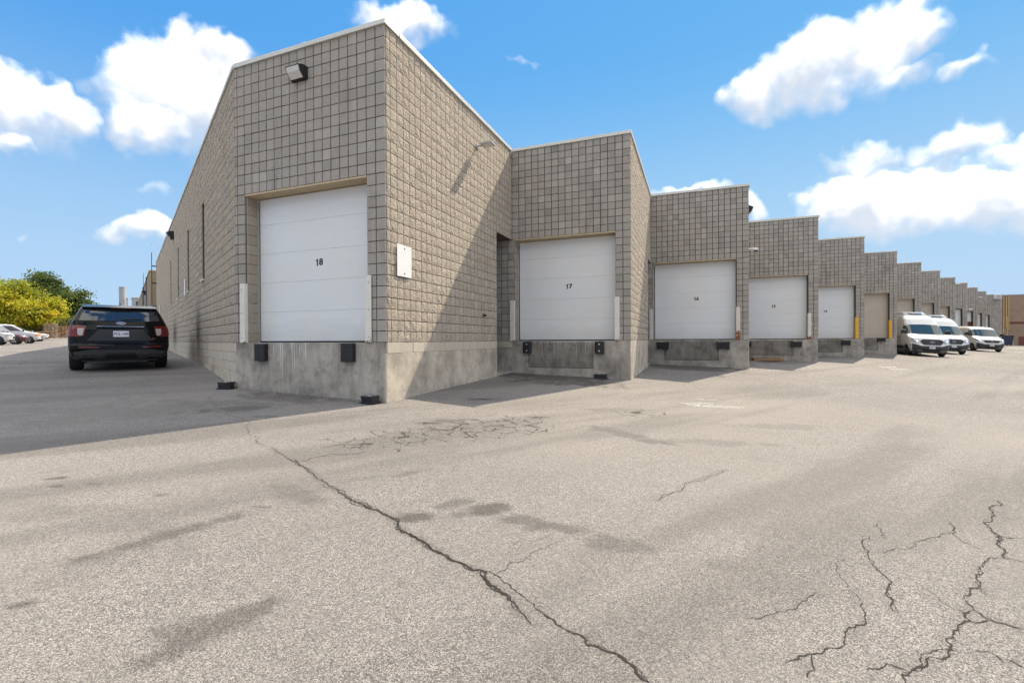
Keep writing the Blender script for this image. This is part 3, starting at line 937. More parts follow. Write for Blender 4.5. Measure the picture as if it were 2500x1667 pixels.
    if n <= 8:
        o = wp(MB().box(ol + .002, ol + .045, .275, .325, LEDGE, OPT - .03, fr).box(ol + .045, OPR - .002, .31, .325, OPT - .075, OPT - .035, fr).box(OPR - .026, OPR - .002, .28, .325, LEDGE, OPT - .03, fr).build('door_frame', M['steel'] if n != 1 else M['steel']))
        wp(MB().box(ol + .002, OPR - .002, .006, .30, OPT - .032, OPT - .001, fr).build('lintel', M['lintel']))
# end wall with four slot windows
WIN = [(4.8, 5.4), (8.95, 9.55), (13.0, 13.6), (17.15, 17.75)]
ENDL = 31.4
wz0, wz1 = LEDGE + 1.8, LEDGE + 4.0
mb = MB()
edges = [0] + [e for w in WIN for e in w] + [ENDL]
mb.box(-ENDL, -.0, CORE, .36, LEDGE - .6, wz0, LF)
mb.box(-ENDL, -.0, CORE, .36, wz1, WTOP, LF)
for i in range(0, len(edges), 2):
    mb.box(-edges[i + 1], -edges[i], CORE, .36, wz0 + .001, wz1 - .001, LF)
wp(mb.build('end_wall', M['mortar']))
for (r0, r1) in rows(LEDGE, WTOP):
    skip = wz0 - .05 < r0 < wz1 - .05
    seg = [(-edges[i + 1], -edges[i]) for i in range(0, len(edges), 2)] if skip else [(-ENDL, 0)]
    for (a, b) in seg:
        for (c, d) in cols(a, b, .2, 0.0): blocks.append((LF, c, d, r0, r1, 's2'))
for (r0, r1) in rows(LEDGE - .6, LEDGE):
    off = random.uniform(0, .3)
    for (a, b) in cols(-ENDL, 0, .4, off): blocks.append((LF, a, b, r0, r1, 'p'))
wp(MB().box(-ENDL, 0, 0, .36, -.6, LEDGE - .6, LF).build('end_foundation', M['concrete_side']))
cap(LF, -ENDL, -.02, 10, .003)
for (a, b) in WIN:
    w_ = wp(MB().box(-b + .002, -a - .002, .13, .17, wz0, wz1, LF).build('window', M['glass']))
    mb = MB()
    mb.box(-b, -b + .05, .10, .14, wz0, wz1, LF).box(-a - .05, -a, .10, .14, wz0, wz1, LF)
    mb.box(-b + .05, -a - .05, .10, .14, wz1 - .05, wz1, LF).box(-b + .05, -a - .05, .10, .14, wz0, wz0 + .05, LF)
    mb.box(-b + .05, -a - .05, .105, .135, wz0 + .72, wz0 + .76, LF)
    mb.build('window_frame', M['trim'], w_)
    MB().box(-a - .012, -a - .001, .016, .12, wz0, wz1, LF).build('jamb_trim', M['white'], w_)
    MB().box(-b - .03, -a + .03, -.05, .12, wz0 - .035, wz0 - .002, LF).build('sill', M['white'], w_)
# roof deck and rear walls
pts = [L0 + WD * .3 - PD * .2]
for n in range(NB):
    pts += [RC(n) + V2 * .3 + U2 * .2]
    if n < NB - 1: pts += [RC(n) + V2 * (BD + .3) + U2 * .2]
pts += [RC(NB - 1) + WD * ENDL, L0 + WD * (ENDL - .2) - PD * .2]
wp(MB().prism([(p.x, p.y) for p in pts][::-1], WTOP - .5, WTOP - .3).build('roof', M['roof']))
rb = RC(NB - 1) + WD * ENDL; lb = L0 + WD * (ENDL - .3) - PD * .4
d_ = (rb - lb); f_ = frame(lb, d_.normalized(), Vector((-d_.y, d_.x, 0)).normalized())
wp(MB().box(0, d_.length, 0, .3, -.5, WTOP, f_).build('rear_wall', M['core']))

# ------- the masonry units themselves
def unit_smooth(r):
    e = .018
    rg = [(-.5, -.5), (.5, -.5), (.5, .5), (-.5, .5)]
    j = r.uniform(-.003, .002); t = [r.uniform(-.0015, .0015) for _ in range(4)]
    vs = [(x, .036, z) for x, z in rg] + [(x, .004 + j, z) for x, z in rg] + [(x * (1 - 2 * e), j + t[i], z * (1 - 2 * e)) for i, (x, z) in enumerate(rg)]
    fs = [(8, 9, 10, 11)]
    for a in (0, 4):
        fs += [(a + i, a + (i + 1) % 4, a + 4 + (i + 1) % 4, a + 4 + i) for i in range(4)]
    return np.array(vs), fs
def unit_split(r, amp=.010):
    g = [-.5, -.5 + r.uniform(.24, .4), .5 - r.uniform(.24, .4), .5]
    vs = []; 
    for a in range(4):
        for b in range(4):
            edge = a in (0, 3) or b in (0, 3)
            y = r.uniform(-.004, .005) if edge else -r.uniform(-.1, 1) * amp
            dx = 0 if edge else r.uniform(-.06, .06); dz = 0 if edge else r.uniform(-.06, .06)
            vs.append((g[b] + dx, y, g[a] + dz))
    fs = []
    for a in range(3):
        for b in range(3):
            q = (a * 4 + b, a * 4 + b + 1, a * 4 + b + 5, a * 4 + b + 4)
            fs += [(q[0], q[1], q[2]), (q[0], q[2], q[3])] if r.random() < .5 else [(q[0], q[1], q[3]), (q[1], q[2], q[3])]
    ring = [0, 1, 2, 3, 7, 11, 15, 14, 13, 12, 8, 4]
    o = len(vs)
    vs += [(vs[i][0], .036, vs[i][2]) for i in ring]
    for k in range(12):
        k2 = (k + 1) % 12
        fs.append((ring[k2], ring[k], o + k, o + k2))
    return np.array(vs), fs
NV = 28
VAR = {}
for kind, fn, mm_ in (('f', unit_smooth, 'block'), ('s', unit_split, 'split'), ('s2', lambda r: unit_split(r, .009), 'split'), ('p', unit_smooth, 'painted_block'), ('j', unit_smooth, 'jamb')):
    lst = []
    for i in range(NV):
        r = random.Random(hash(kind) % 97 + i * 31 if False else i * 31 + ord(kind[0]) + len(kind))
        vs, fs = fn(r)
        tone = min(1, max(0, r.gauss(.5, .28))); hue = r.random()
        lst.append([vs, fs, tone, hue, None])
    VAR[kind] = (lst, M[mm_])
GAP = {'f': (.019, .013), 's': (.017, .013), 's2': (.010, .014), 'p': (.006, .006), 'j': (.002, .006)}
def shared_unit(kind, i):
    lst, mt = VAR[kind]
    it = lst[i]
    if it[4] is None:
        me = bpy.data.meshes.new('block')
        me.from_pydata(it[0].tolist(), [], it[1])
        for nm, val in (('tone', it[2]), ('hue', it[3])):
            at = me.attributes.new(nm, 'FLOAT', 'POINT')
            at.data.foreach_set('value', [val] * len(it[0]))
        me.materials.append(mt); me.update()
        it[4] = me
    return it[4]
def screen(p):
    r = p - Vector((0, 0, ZC)); k = r.dot(_f)
    return (r.dot(RIGHT) / k, -r.dot(UP) / k) if k > .1 else None
info = []
for bi, (fr, a, b, c, d, kind) in enumerate(blocks):
    q = [screen(fr @ Vector(p)) for p in ((a, 0, c), (b, 0, c), (a, 0, d))]
    cen = fr @ Vector(((a + b) / 2, 0, (c + d) / 2))
    nrm = -Vector(fr.col[1][:3])
    ok = all(q) and nrm.dot(Vector((0, 0, ZC)) - cen) > 0 and abs(q[0][0]) < 1.09 and q[0][1] > -.73
    ar = abs((q[1][0] - q[0][0]) * (q[2][1] - q[0][1]) - (q[1][1] - q[0][1]) * (q[2][0] - q[0][0])) if ok else 0
    if kind == 'j': ar *= .3
    info.append((ar, bi))
chosen = set(bi for ar, bi in sorted(info, reverse=True)[:300])
SV = {k: [] for k in VAR}; 
stuffV, stuffF, stuffT, stuffH, stuffM = [], [], [], [], []
mats = [M['block'], M['split'], M['painted_block'], M['jamb']]
midx = {'f': 0, 's': 1, 's2': 1, 'p': 2, 'j': 3}
off = 0
for bi, (fr, a, b, c, d, kind) in enumerate(blocks):
    gx, gz_ = GAP[kind]
    vi = random.randrange(NV)
    cx, cz, sx, sz = (a + b) / 2, (c + d) / 2, b - a - gx, d - c - gz_
    if bi in chosen:
        o = bpy.data.objects.new('block', shared_unit(kind, vi))
        COL.objects.link(o)
        o.parent = wh; o.matrix_parent_inverse = WINV
        o.matrix_basis = fr @ Matrix.Translation((cx, 0, cz)) @ Matrix.Diagonal((sx, 1, sz, 1))
    else:
        vs, fs, tone, hue, _ = VAR[kind][0][vi]
        R3 = np.array([fr.col[0][:3], fr.col[1][:3], fr.col[2][:3]])
        loc = vs * np.array((sx, 1, sz)) + np.array((cx, 0, cz))
        stuffV.append(loc @ R3 + np.array(fr.col[3][:3]))
        stuffF += [tuple(i + off for i in f) for f in fs]
        stuffT.append(np.full(len(vs), min(1, max(0, random.gauss(.5, .26))))); stuffH.append(np.full(len(vs), random.random()))
        stuffM += [midx[kind]] * len(fs)
        off += len(vs)
me = bpy.data.meshes.new('blockwork')
me.from_pydata(np.concatenate(stuffV).tolist(), [], stuffF)
for nm, val in (('tone', np.concatenate(stuffT)), ('hue', np.concatenate(stuffH))):
    at = me.attributes.new(nm, 'FLOAT', 'POINT'); at.data.foreach_set('value', val.astype(np.float32))
for x in mats: me.materials.append(x)
AV = np.concatenate(stuffV)
sa = (AV[:, 0] - L0.x) * WD.x + (AV[:, 1] - L0.y) * WD.y; sb = (AV[:, 0] - L0.x) * PD.x + (AV[:, 1] - L0.y) * PD.y
def wall_hit(px, py):
    d = ray(px, py); k = L0.dot(PD) / d.dot(PD); q = d * k
    return (q - L0).dot(WD), q.z + ZC
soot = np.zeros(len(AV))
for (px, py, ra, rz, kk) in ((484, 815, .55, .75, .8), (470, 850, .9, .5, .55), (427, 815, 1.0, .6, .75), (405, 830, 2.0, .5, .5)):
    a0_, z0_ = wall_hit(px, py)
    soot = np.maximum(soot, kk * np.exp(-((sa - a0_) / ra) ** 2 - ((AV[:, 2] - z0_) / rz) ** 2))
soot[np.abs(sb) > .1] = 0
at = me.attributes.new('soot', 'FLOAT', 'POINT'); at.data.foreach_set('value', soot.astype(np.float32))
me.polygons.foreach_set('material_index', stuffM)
me.update()
bw = wp(link('blockwork', me)); bw['kind'] = 'stuff'

# ------- paint run down the faces under the doors
def drips(n, xs, name='paint_drips'):
    fr = FR(n); mb = MB()
    for x, l, w in xs:
        y0 = -.0025; z0 = LEDGE - .004
        k = 5; vs = []
        for i in range(k + 1):
            t = i / k; ww = w * (1 - .55 * t) * random.uniform(.75, 1.15); xx = x + random.uniform(-.003, .003)
            vs += [(xx - ww, y0, z0 - l * t), (xx + ww, y0, z0 - l * t)]
        mb.add(vs, [(2 * i, 2 * i + 2, 2 * i + 3, 2 * i + 1) for i in range(k)], fr)
    o = wp(mb.build(name, M['drip'])); o['kind'] = 'stuff'; o['label'] = 'runs of white paint down the concrete below the door'
drips(0, [(-2.72 + .037 * i + random.uniform(-.015, .015), l, w) for i, (l, w) in enumerate([(.1, .003), (.22, .003), (.28, .004), (.06, .003), (.2, .005), (.3, .004), (.48, .005), (.5, .005), (.72, .006), (.05, .003), (.04, .002), (.13, .003), (.03, .002), (.08, .003), (.24, .005), (.6, .006), (.62, .006), (.26, .004), (.1, .004), (.03, .003), (.3, .005), (.14, .004), (.18, .004), (.24, .005), (.45, .006), (.03, .003), (.1, .003), (.02, .002), (.02, .003), (.06, .003)])])
drips(1, [(-2.75 + i * .034 + random.uniform(-.01, .01), random.choice((.05, .1, .15, .2, .25, .3, .12, .5)) * random.uniform(.6, 1.1), random.uniform(.002, .005)) for i in range(56)])

# ================================================================== DOCK FITTINGS
def guard(n, xr, left, m, label, hh=1.2):
    """steel angle guarding a dock jamb"""
    fr = FR(n)
    x = OPL(n) if left else OPR
    o = thing('jamb_guard', label, 'guard post', fr @ Matrix.Translation((x, 0, LEDGE)), 'steel guards beside the dock doors')
    mb = MB(); t = .012; s = -1 if left else 1
    a, b = sorted((s * -.006, s * .115))
    mb.box(a, b, -.022 - t, -.022, 0.0, hh)
    c, d = sorted((s * -.006, s * -.006 - s * t))
    mb.box(c, d, -.022 - t, .16, 0.0, hh - .001)
    mb.build('angle', m, o, bevel=.003)
    mb = MB()
    for z in (.1, hh * .5, hh - .12):
        mb.tube([(s * .06, -.036, z), (s * .06, -.048, z)], .014, 6)
        mb.build('bolt', M['steel'] if m != M['guard_rust'] else M['guard_rust'], o); mb = MB()
GW, G_ = M['guard_white'], M['guard_yellow']
guard(0, 0, True, GW, 'white steel guard on the left of dock door eighteen')
guard(0, 0, False, GW, 'white steel guard on the right of dock door eighteen')
guard(1, 0, True, GW, 'white steel guard on the left of dock door seventeen')
guard(1, 0, False, GW, 'white steel guard with chipped foot on the right of dock door seventeen')
guard(2, 0, True, GW, 'white steel guard on the left of dock door sixteen')
guard(2, 0, False, M['guard_rust'], 'badly rusted steel guard on the right of dock door sixteen')
guard(3, 0, False, M['guard_mid'], 'white guard with a rusty foot on the right of dock door fifteen')
guard(4, 0, False, G_, 'yellow steel guard on the right of dock door fourteen')
guard(5, 0, False, G_, 'yellow steel guard on the right of the beige door nearest the vans')
def bumper(n, x, z, w, h, label, ribs=False):
    fr = FR(n)
    o = thing('dock_bumper', label, 'dock bumper', fr @ Matrix.Translation((x, 0, ZC + z)), 'rubber bumpers on the dock faces')
    if ribs:
        k = 8
        for i in range(k):
            a = -w / 2 + w * i / k
            MB().box(a + .003, a + w / k - .003, -.115 + random.uniform(-.008, .004), -.012, -h / 2 + random.uniform(0, .01), h / 2 - random.uniform(0, .01)).build('rubber_slab', M['rubber'], o, bevel=.004)
        MB().box(-w / 2 - .02, -w / 2, -.10, -.002, -h / 2 - .01, h / 2 + .01).box(w / 2, w / 2 + .02, -.10, -.002, -h / 2 - .01, h / 2 + .01).build('angle_iron', M['black'], o)
    else:
        MB().prism([(-w / 2, -.002), (-w / 2, -.09), (-w / 2 + .03, -.115), (w / 2 - .03, -.115), (w / 2, -.09), (w / 2, -.002)], -h / 2, h / 2).build('rubber_pad', M['rubber'], o, bevel=.008)
        for zz in (-.28 * h, .28 * h):
            MB().tube([(0, -.113, zz), (0, -.122, zz)], .022, 8).build('bolt', M['steel'] if n else M['black'], o)
bumper(0, -2.95, -.235, .27, .34, 'black rubber bumper at left under dock door eighteen')
bumper(0, -.80, -.225, .27, .34, 'black rubber bumper at right under dock door eighteen')
bumper(1, -2.96, -.235, .24, .33, 'bolted black rubber bumper at left under dock door seventeen')
bumper(1, -.84, -.235, .25, .33, 'bolted black rubber bumper at right under dock door seventeen')
bumper(2, -3.0, -.26, .40, .26, 'ribbed rubber bumper at left under dock door sixteen', True)
bumper(2, -.87, -.26, .40, .27, 'ribbed rubber bumper at right under dock door sixteen', True)
bumper(3, -3.0, -.28, .40, .24, 'ribbed rubber bumper at left under dock door fifteen', True)
bumper(3, -.90, -.28, .40, .24, 'ribbed rubber bumper at right under dock door fifteen', True)
bumper(4, -.88, -.26, .38, .26, 'ribbed rubber bumper at right under dock door fourteen', True)
bumper(5, -.86, -.12, .38, .24, 'ribbed rubber bumper under the beige door nearest the vans', True)

def bait(p, rz, label, w=.30, d=.22, h=.13):
    o = thing('bait_station', label, 'bait box', Matrix.Translation(p) @ Matrix.Rotation(rz, 4, 'Z'), 'black bait boxes along the dock wall')
    def ol(wx, wy, r):
        pts = []
        for cx, cy, a0 in ((wx / 2 - r, wy / 2 - r, 0), (-wx / 2 + r, wy / 2 - r, 90), (-wx / 2 + r, -wy / 2 + r, 180), (wx / 2 - r, -wy / 2 + r, 270)):
            for k in range(4):
                a = math.radians(a0 + 30 * k); pts.append((cx + r * math.cos(a), cy + r * math.sin(a)))
        return pts
    MB().prism(ol(w + .05, d + .05, .05), 0, .022).build('base_tray', M['bait'], o, bevel=.004)
    MB().prism(ol(w, d, .06), .022, h * .72).build('body', M['bait'], o, bevel=.004)
    MB().prism(ol(w + .02, d + .02, .06), h * .72, h).build('lid', M['bait'], o, bevel=.008)
    MB().box(-.05, .02, -.03, .02, h, h + .002).build('sticker', M['plate'], o)
    for s in (-1, 1):
        MB().tube([(s * w * .28, -d / 2 - .004, .06), (s * w * .28, -d / 2 + .02, .06)], .026, 10).build('entry_hole', M['black'], o)
p1 = L0 + PD * .17 + WD * .02; bait(gpt(p1.x, p1.y), math.atan2(-U2.y, -U2.x) + .25, 'black bait box at the left corner of the dock wall', .28, .2, .14)
p2 = R0 + U2 * .24 - V2 * .15; bait(gpt(p2.x, p2.y), math.atan2(-U2.y, -U2.x), 'black bait box on the asphalt below the bumper at the near corner', .28, .2, .13)
p3 = RC(1) + U2 * .80 - V2 * .14; bait(gpt(p3.x, p3.y), math.atan2(-U2.y, -U2.x), 'black bait box in the shade under dock door seventeen', .34, .2, .12)

# wall lamps
def flood(mtx, label, s=1.0):
    o = thing('wall_light', label, 'wall light', mtx @ Matrix.Scale(s, 4), 'flood lights on the warehouse walls')
    MB().prism_y([(-.23, -.17), (.23, -.17), (.25, -.13), (.25, .15), (.21, .18), (-.21, .18), (-.25, .15), (-.25, -.13)], -.05, -.002).build('back_box', M['black'], o, bevel=.01)
    prof = [(-.05, .175), (-.14, .165), (-.275, .10), (-.235, -.03), (-.11, -.165), (-.05, -.17)]   # y,z side outline
    vs = [(-.235, y, z) for y, z in prof] + [(.235, y, z) for y, z in prof]
    n = len(prof)
    fs = [tuple(range(n)), tuple(range(n, 2 * n))[::-1]] + [((i + 1) % n, i, n + i, n + (i + 1) % n) for i in range(n)]
    MB().add(vs, fs).build('housing', M['black'], o, bevel=.012)
    vs = []
    for x in (-.205, .205):
        vs += [(x, -.282, .085), (x, -.248, -.03), (x, -.128, -.158)]
    MB().add(vs, [(0, 1, 4, 3), (1, 2, 5, 4)]).build('lens', M['lens'], o)
    mb = MB()
    for x in (-.212, .212): mb.box(x - .008, x + .008, -.29, -.27, .075, .095)
    mb.box(-.22, .22, -.292, -.272, .088, .1)
    mb.build('lens_frame', M['black'], o)
flood(FR(0) @ Matrix.Translation((-1.93, 0, ZC + 5.06)), 'large flood light with pale lens high above dock door eighteen', .74)
flood(LF @ Matrix.Translation((-15.6, 0, ZC + 4.85)), 'flood light jutting from the long shaded end wall', 1.0)
flood(SD(2) @ Matrix.Translation((1.2, 0, ZC + 4.95)), 'dark flood light past the corner of dock sixteen', .9)
flood(SD(5) @ Matrix.Translation((1.0, 0, ZC + 4.9)), 'small flood light past the corner of the beige dock before the vans', .8)
def arm_lamp(mtx, label, m='white', s=1.0):
    o = thing('wall_lamp', label, 'wall light', mtx @ Matrix.Scale(s, 4), 'small pale lamps on the side walls')
    MB().tube([(0, -.001, 0), (0, -.03, 0)], .07, 12).build('wall_plate', M['pale'], o)
    MB().tube([(0, -.02, 0), (0, -.10, .0), (0, -.22, -.01)], .022, 8).build('arm', M['pale'], o)
    MB().prism_y([(-.13, -.02), (.13, -.02), (.12, .04), (-.12, .04)], -.48, -.16).build('lamp_head', M[m], o, bevel=.012)
    MB().box(-.10, .10, -.45, -.20, -.026, -.019).build('lens', M['lens'], o)
arm_lamp(SD(0) @ Matrix.Translation((3.72, 0, ZC + 4.82)), 'pale arm lamp casting a long shadow on the sunlit side wall', 'pale', .95)
for n, z, t, lb in ((7, 4.75, .5, 'tiny white lamp at the corner of the fifth beige dock'), (8, 5.0, .4, 'white lamp on the corner of the far beige dock'), (9, 2.9, .3, 'white lamp low on a far dock corner'), (10, 4.5, .3, 'white lamp at the corner next to the last docks')):
    if n == 7: continue
    arm_lamp(SD(n) @ Matrix.Translation((t, 0, ZC + z)), lb, 'white', 1.0)
# dome camera
o = thing('security_camera', 'white dome camera on the corner between docks sixteen and fifteen', 'camera', SD(2) @ Matrix.Translation((.25, 0, ZC + 3.28)))
MB().box(-.05, .05, -.32, -.001, .0, .05).build('bracket', M['white'], o, bevel=.008)
MB().prism([(.09 * math.cos(a * math.pi / 6), -.25 + .09 * math.sin(a * math.pi / 6)) for a in range(12)], -.04, .0).build('housing', M['white'], o, bevel=.01)
bm = bmesh.new(); bmesh.ops.create_uvsphere(bm, u_segments=12, v_segments=8, radius=.07); me = bpy.data.meshes.new('dome'); bm.to_mesh(me); bm.free(); me.materials.append(M['glass'])
for p in me.polygons: p.use_smooth = True
d = link('dome', me, o); d.location = (0, -.25, -.04)
# signs
def wall_plate(mtx, w, h, label, screws=True):
    o = thing('sign_plate', label, 'sign', mtx, 'blank sign plates')
    MB().box(-w / 2, w / 2, -.030, -.022, -h / 2, h / 2).build('plate', M['plate'], o, bevel=.002)
    if screws:
        for z in (-h / 2 + .06, h / 2 - .06):
            MB().tube([(0, -.030, z), (0, -.036, z)], .013, 8).build('screw', M['black'], o)
wall_plate(SD(0) @ Matrix.Translation((.53, 0, ZC + 1.465)), .46, .585, 'blank white sign plate on the sunlit side wall')
wall_plate(LF @ Matrix.Translation((-10.25, 0, ZC + 2.0)), .45, .62, 'narrow white sign on the end wall beside the second slot window', False)
wall_plate(LF @ Matrix.Translation((-26.8, 0, ZC + 2.0)), .45, .62, 'small white sign far along the end wall by the ladder', False)
# hose bib on the side wall
o = thing('wall_vent', 'small dark pipe stub low on the shaded side wall', 'pipe', SD(0) @ Matrix.Translation((4.05, 0, ZC + .62)))
MB().tube([(0, -.012, 0), (0, -.02, 0)], .05, 10).build('flange', M['trim'], o)
MB().tube([(0, -.01, 0), (0, -.09, -.005)], .025, 10).build('stub', M['black'], o)
# downpipe in the recess edge
o = thing('roof_ladder', 'steel roof ladder with raised handrail at the far end of the shaded wall', 'ladder', LF @ Matrix.Translation((-30.6, 0, LEDGE + .6)))
for s in (-.22, .22):
    MB().tube([(s, -.28, 0), (s, -.28, WTOP - LEDGE + .05)], .016, 6).build('rail', M['trim'], o)
    MB().tube([(s, -.28, WTOP - LEDGE + .38), (s, -.28, WTOP - LEDGE + .75), (s, .55, WTOP - LEDGE + .75)], .008, 6).build('handrail', M['steel'], o)
    MB().tube([(s, -.28, WTOP - LEDGE + .1), (s, .55, WTOP - LEDGE + .1), (s, .55, WTOP - LEDGE + .75)], .008, 6).build('handrail', M['steel'], o)
for i in range(17):
    MB().tube([(-.22, -.28, .25 + i * .3), (.22, -.28, .25 + i * .3)], .016, 6).build('rung', M['trim'], o)
for z in (.3, 1.9, 3.5, 4.7):
    mb = MB()
    for s in (-.22, .22): mb.box(s - .02, s + .02, -.28, -.002, z, z + .04)
    mb.build('bracket', M['black'], o)
# air conditioner on the last dock
o = thing('air_conditioner', 'white box unit high on the wall at the far end of the docks', 'air conditioner', FR(NB - 1) @ Matrix.Translation((.25, 0, ZC + 5.0)))
MB().box(-.3, .3, -.5, -.03, 0, .6).build('casing', M['white'], o, bevel=.02)
MB().box(-.24, .24, -.512, -.498, .06, .5).build('grille', M['pale'], o)
# pallet
q = RC(3) + U2 * 2.15 - V2 * .55
o = thing('wooden_pallet', 'brown wooden pallet lying in front of dock door fifteen', 'pallet', Matrix.Translation(gpt(q.x, q.y)) @ Matrix.Rotation(math.atan2(-U2.y, -U2.x) - .03, 4, 'Z'))
for y in (-.48, 0, .48): MB().box(-.6, .6, y - .045, y + .045, .02, .11).build('stringer', M['wood'], o)
for i in range(7): MB().box(-.6 + i * .175, -.6 + i * .175 + .13, -.5, .5, .11, .13 + random.uniform(0, .004)).build('deck_board', M['wood'], o)
for i in range(3): MB().box(-.6 + i * .53, -.6 + i * .53 + .13, -.5, .5, .0, .02).build('bottom_board', M['wood'], o)

# ================================================================== VEHICLES
class Body:
    """a car body as a stack of plan outlines; x right, y forward, z up, origin on the ground"""
    def __init__(s, rows):
        s.R = np.array(rows, float); s.e = 2.5
    def at(s, z):
        return [float(np.interp(z, s.R[:, 0], s.R[:, k])) for k in range(1, 8)]
    def outline(s, z):
        hw, yr, yf, axr, ayr, axf, ayf = s.at(z)
        P = []
        for t in (0, .5): P.append(((hw - axr) * t, yr))
        for k in range(9):
            a = k / 8 * math.pi / 2
            P.append((hw - axr + axr * math.sin(a) ** (2 / s.e), yr + ayr - ayr * max(0, math.cos(a)) ** (2 / s.e)))
        for t in (.2, .4, .6, .8): P.append((hw, yr + ayr + (yf - ayf - yr - ayr) * t))
        for k in range(9):
            a = (8 - k) / 8 * math.pi / 2
            P.append((hw - axf + axf * math.sin(a) ** (2 / s.e), yf - ayf + ayf * max(0, math.cos(a)) ** (2 / s.e)))
        P.append(((hw - axf) * .5, yf))
        Q = [(0, yf)] + [(-x, y) for x, y in P[:0:-1]]
        return P + Q
    def shell(s, mb, zs):
        L = [s.outline(z) for z in zs]; n = len(L[0]); vs = []; fs = []
        for z, o in zip(zs, L): vs += [(x, y, z) for x, y in o]
        for i in range(len(zs) - 1):
            for k in range(n):
                fs.append((i * n + k, i * n + (k + 1) % n, (i + 1) * n + (k + 1) % n, (i + 1) * n + k))
        fs.append(tuple(range(n))[::-1]); fs.append(tuple((len(zs) - 1) * n + k for k in range(n)))
        mb.add(vs, fs)
    def _end(s, x, hw, y0, ax, ay, sg):
        d = max(0, abs(x) - (hw - ax)) / ax
        d = min(d, .999)
        return y0 + sg * ay * (1 - (1 - d ** s.e) ** (1 / s.e))
    def rear(s, x, z, off=.008):
        hw, yr, yf, axr, ayr, axf, ayf = s.at(z); x = max(-hw, min(hw, x))
        return (x, s._end(x, hw, yr, axr, ayr, 1) - off, z)
    def front(s, x, z, off=.008):
        hw, yr, yf, axr, ayr, axf, ayf = s.at(z); x = max(-hw, min(hw, x))
        return (x, s._end(x, hw, yf, axf, ayf, -1) + off, z)
    def side(s, y, z, sg, off=.008):
        hw, yr, yf, axr, ayr, axf, ayf = s.at(z)
        x = hw
        if y < yr + ayr:
            d = min(.999, (yr + ayr - y) / ayr); x = hw - axr + axr * (1 - d ** s.e) ** (1 / s.e)
        if y > yf - ayf:
            d = min(.999, (y - yf + ayf) / ayf); x = hw - axf + axf * (1 - d ** s.e) ** (1 / s.e)
        return (sg * (x + off), y, z)
def lerp_line(L, n):
    L = [Vector((*p, 0)) for p in L]
    d = [0]
    for a, b in zip(L, L[1:]): d.append(d[-1] + (b - a).length)
    out = []
    for i in range(n + 1):
        t = d[-1] * i / n; k = 0
        while k < len(L) - 2 and d[k + 1] < t: k += 1
        f = (t - d[k]) / max(1e-6, d[k + 1] - d[k])
        out.append(L[k].lerp(L[k + 1], f))
    return out
def patch(fn, bot, top, off=.008, nu=12, nv=6, flip=False):
    b, t = lerp_line(bot, nu), lerp_line(top, nu)
    vs = []; fs = []
    for j in range(nv + 1):
        for i in range(nu + 1):
            p = b[i].lerp(t[i], j / nv); vs.append(fn(p.x, p.y, off))
    for j in range(nv):
        for i in range(nu):
            q = (j * (nu + 1) + i, j * (nu + 1) + i + 1, (j + 1) * (nu + 1) + i + 1, (j + 1) * (nu + 1) + i)
            fs.append(q[::-1] if flip else q)
    return MB().add(vs, fs)
def wheels(o, axles, tw, r, wd, rim, dark=False, detail=True):
    for y in axles:
        for sg in (-1, 1):
            mt = Matrix.Translation((sg * tw, y, r))
            w = MB().lathe_x([(-wd / 2, r * .60), (-wd / 2, r * .92), (-wd / 2 + .03, r * .985), (-wd * .2, r), (wd * .2, r), (wd / 2 - .03, r * .985), (wd / 2, r * .92), (wd / 2, r * .60)], 28, mt).build('tyre', M['tyre'], o, smooth=.6)
            x = sg * (wd / 2 - .03)
            mb = MB().lathe_x([(-sg * .1, r * .63), (x, r * .63), (x + sg * .012, r * .60), (x, r * .56), (x - sg * .05, r * .54), (x - sg * .05, .02)], 28, mt)
            mb.build('rim', M['rim_dark'], w, smooth=.6)
            mb = MB()
            for k in range(5):
                a = 2 * math.pi * k / 5 + .3
                c, s_ = math.cos(a), math.sin(a); hw = .035
                vs = []
                for rr, q in ((.05, 1.1), (r * .58, .8)):
                    for e in (-hw * q, hw * q):
                        vs.append((x + sg * .004, rr * c - e * s_, rr * s_ + e * c))
                mb.add(vs, [(0, 1, 3, 2)], mt)
            mb.lathe_x([(x + sg * .012, .001), (x + sg * .012, .055), (x - .02 * sg, .06)], 12, mt)
            mb.build('spokes', rim, w)
def arches(o, B, axles, r, m, zlow):
    for y in axles:
        for sg in (-1, 1):
            R = r * 1.16
            ys = [y - R + 2 * R * i / 14 for i in range(15)]
            bot = [(a, zlow) for a in ys]; top = [(a, max(zlow + .01, r + math.sqrt(max(0, R * R - (a - y) ** 2)))) for a in ys]
            patch(lambda u, v, off: B.side(u, v, sg, off), bot, top, .006, 28, 5, flip=sg < 0).build('wheel_arch', m, o)
def mirror_parts(o, y, z, x0, m, big=1.0):
    for sg in (-1, 1):
        mb = MB().box(-.10 * big, .10 * big, -.06, .06, -.09 * big, .10 * big, Matrix.Translation((sg * (x0 + .12 * big), y, z)))
        mb.build('wing_mirror', m, o, bevel=.03)
        MB().tube([(sg * (x0 - .06), y + .02, z - .06), (sg * (x0 + .06), y + .01, z - .05)], .03, 6).build('mirror_arm', M['trim'], o)
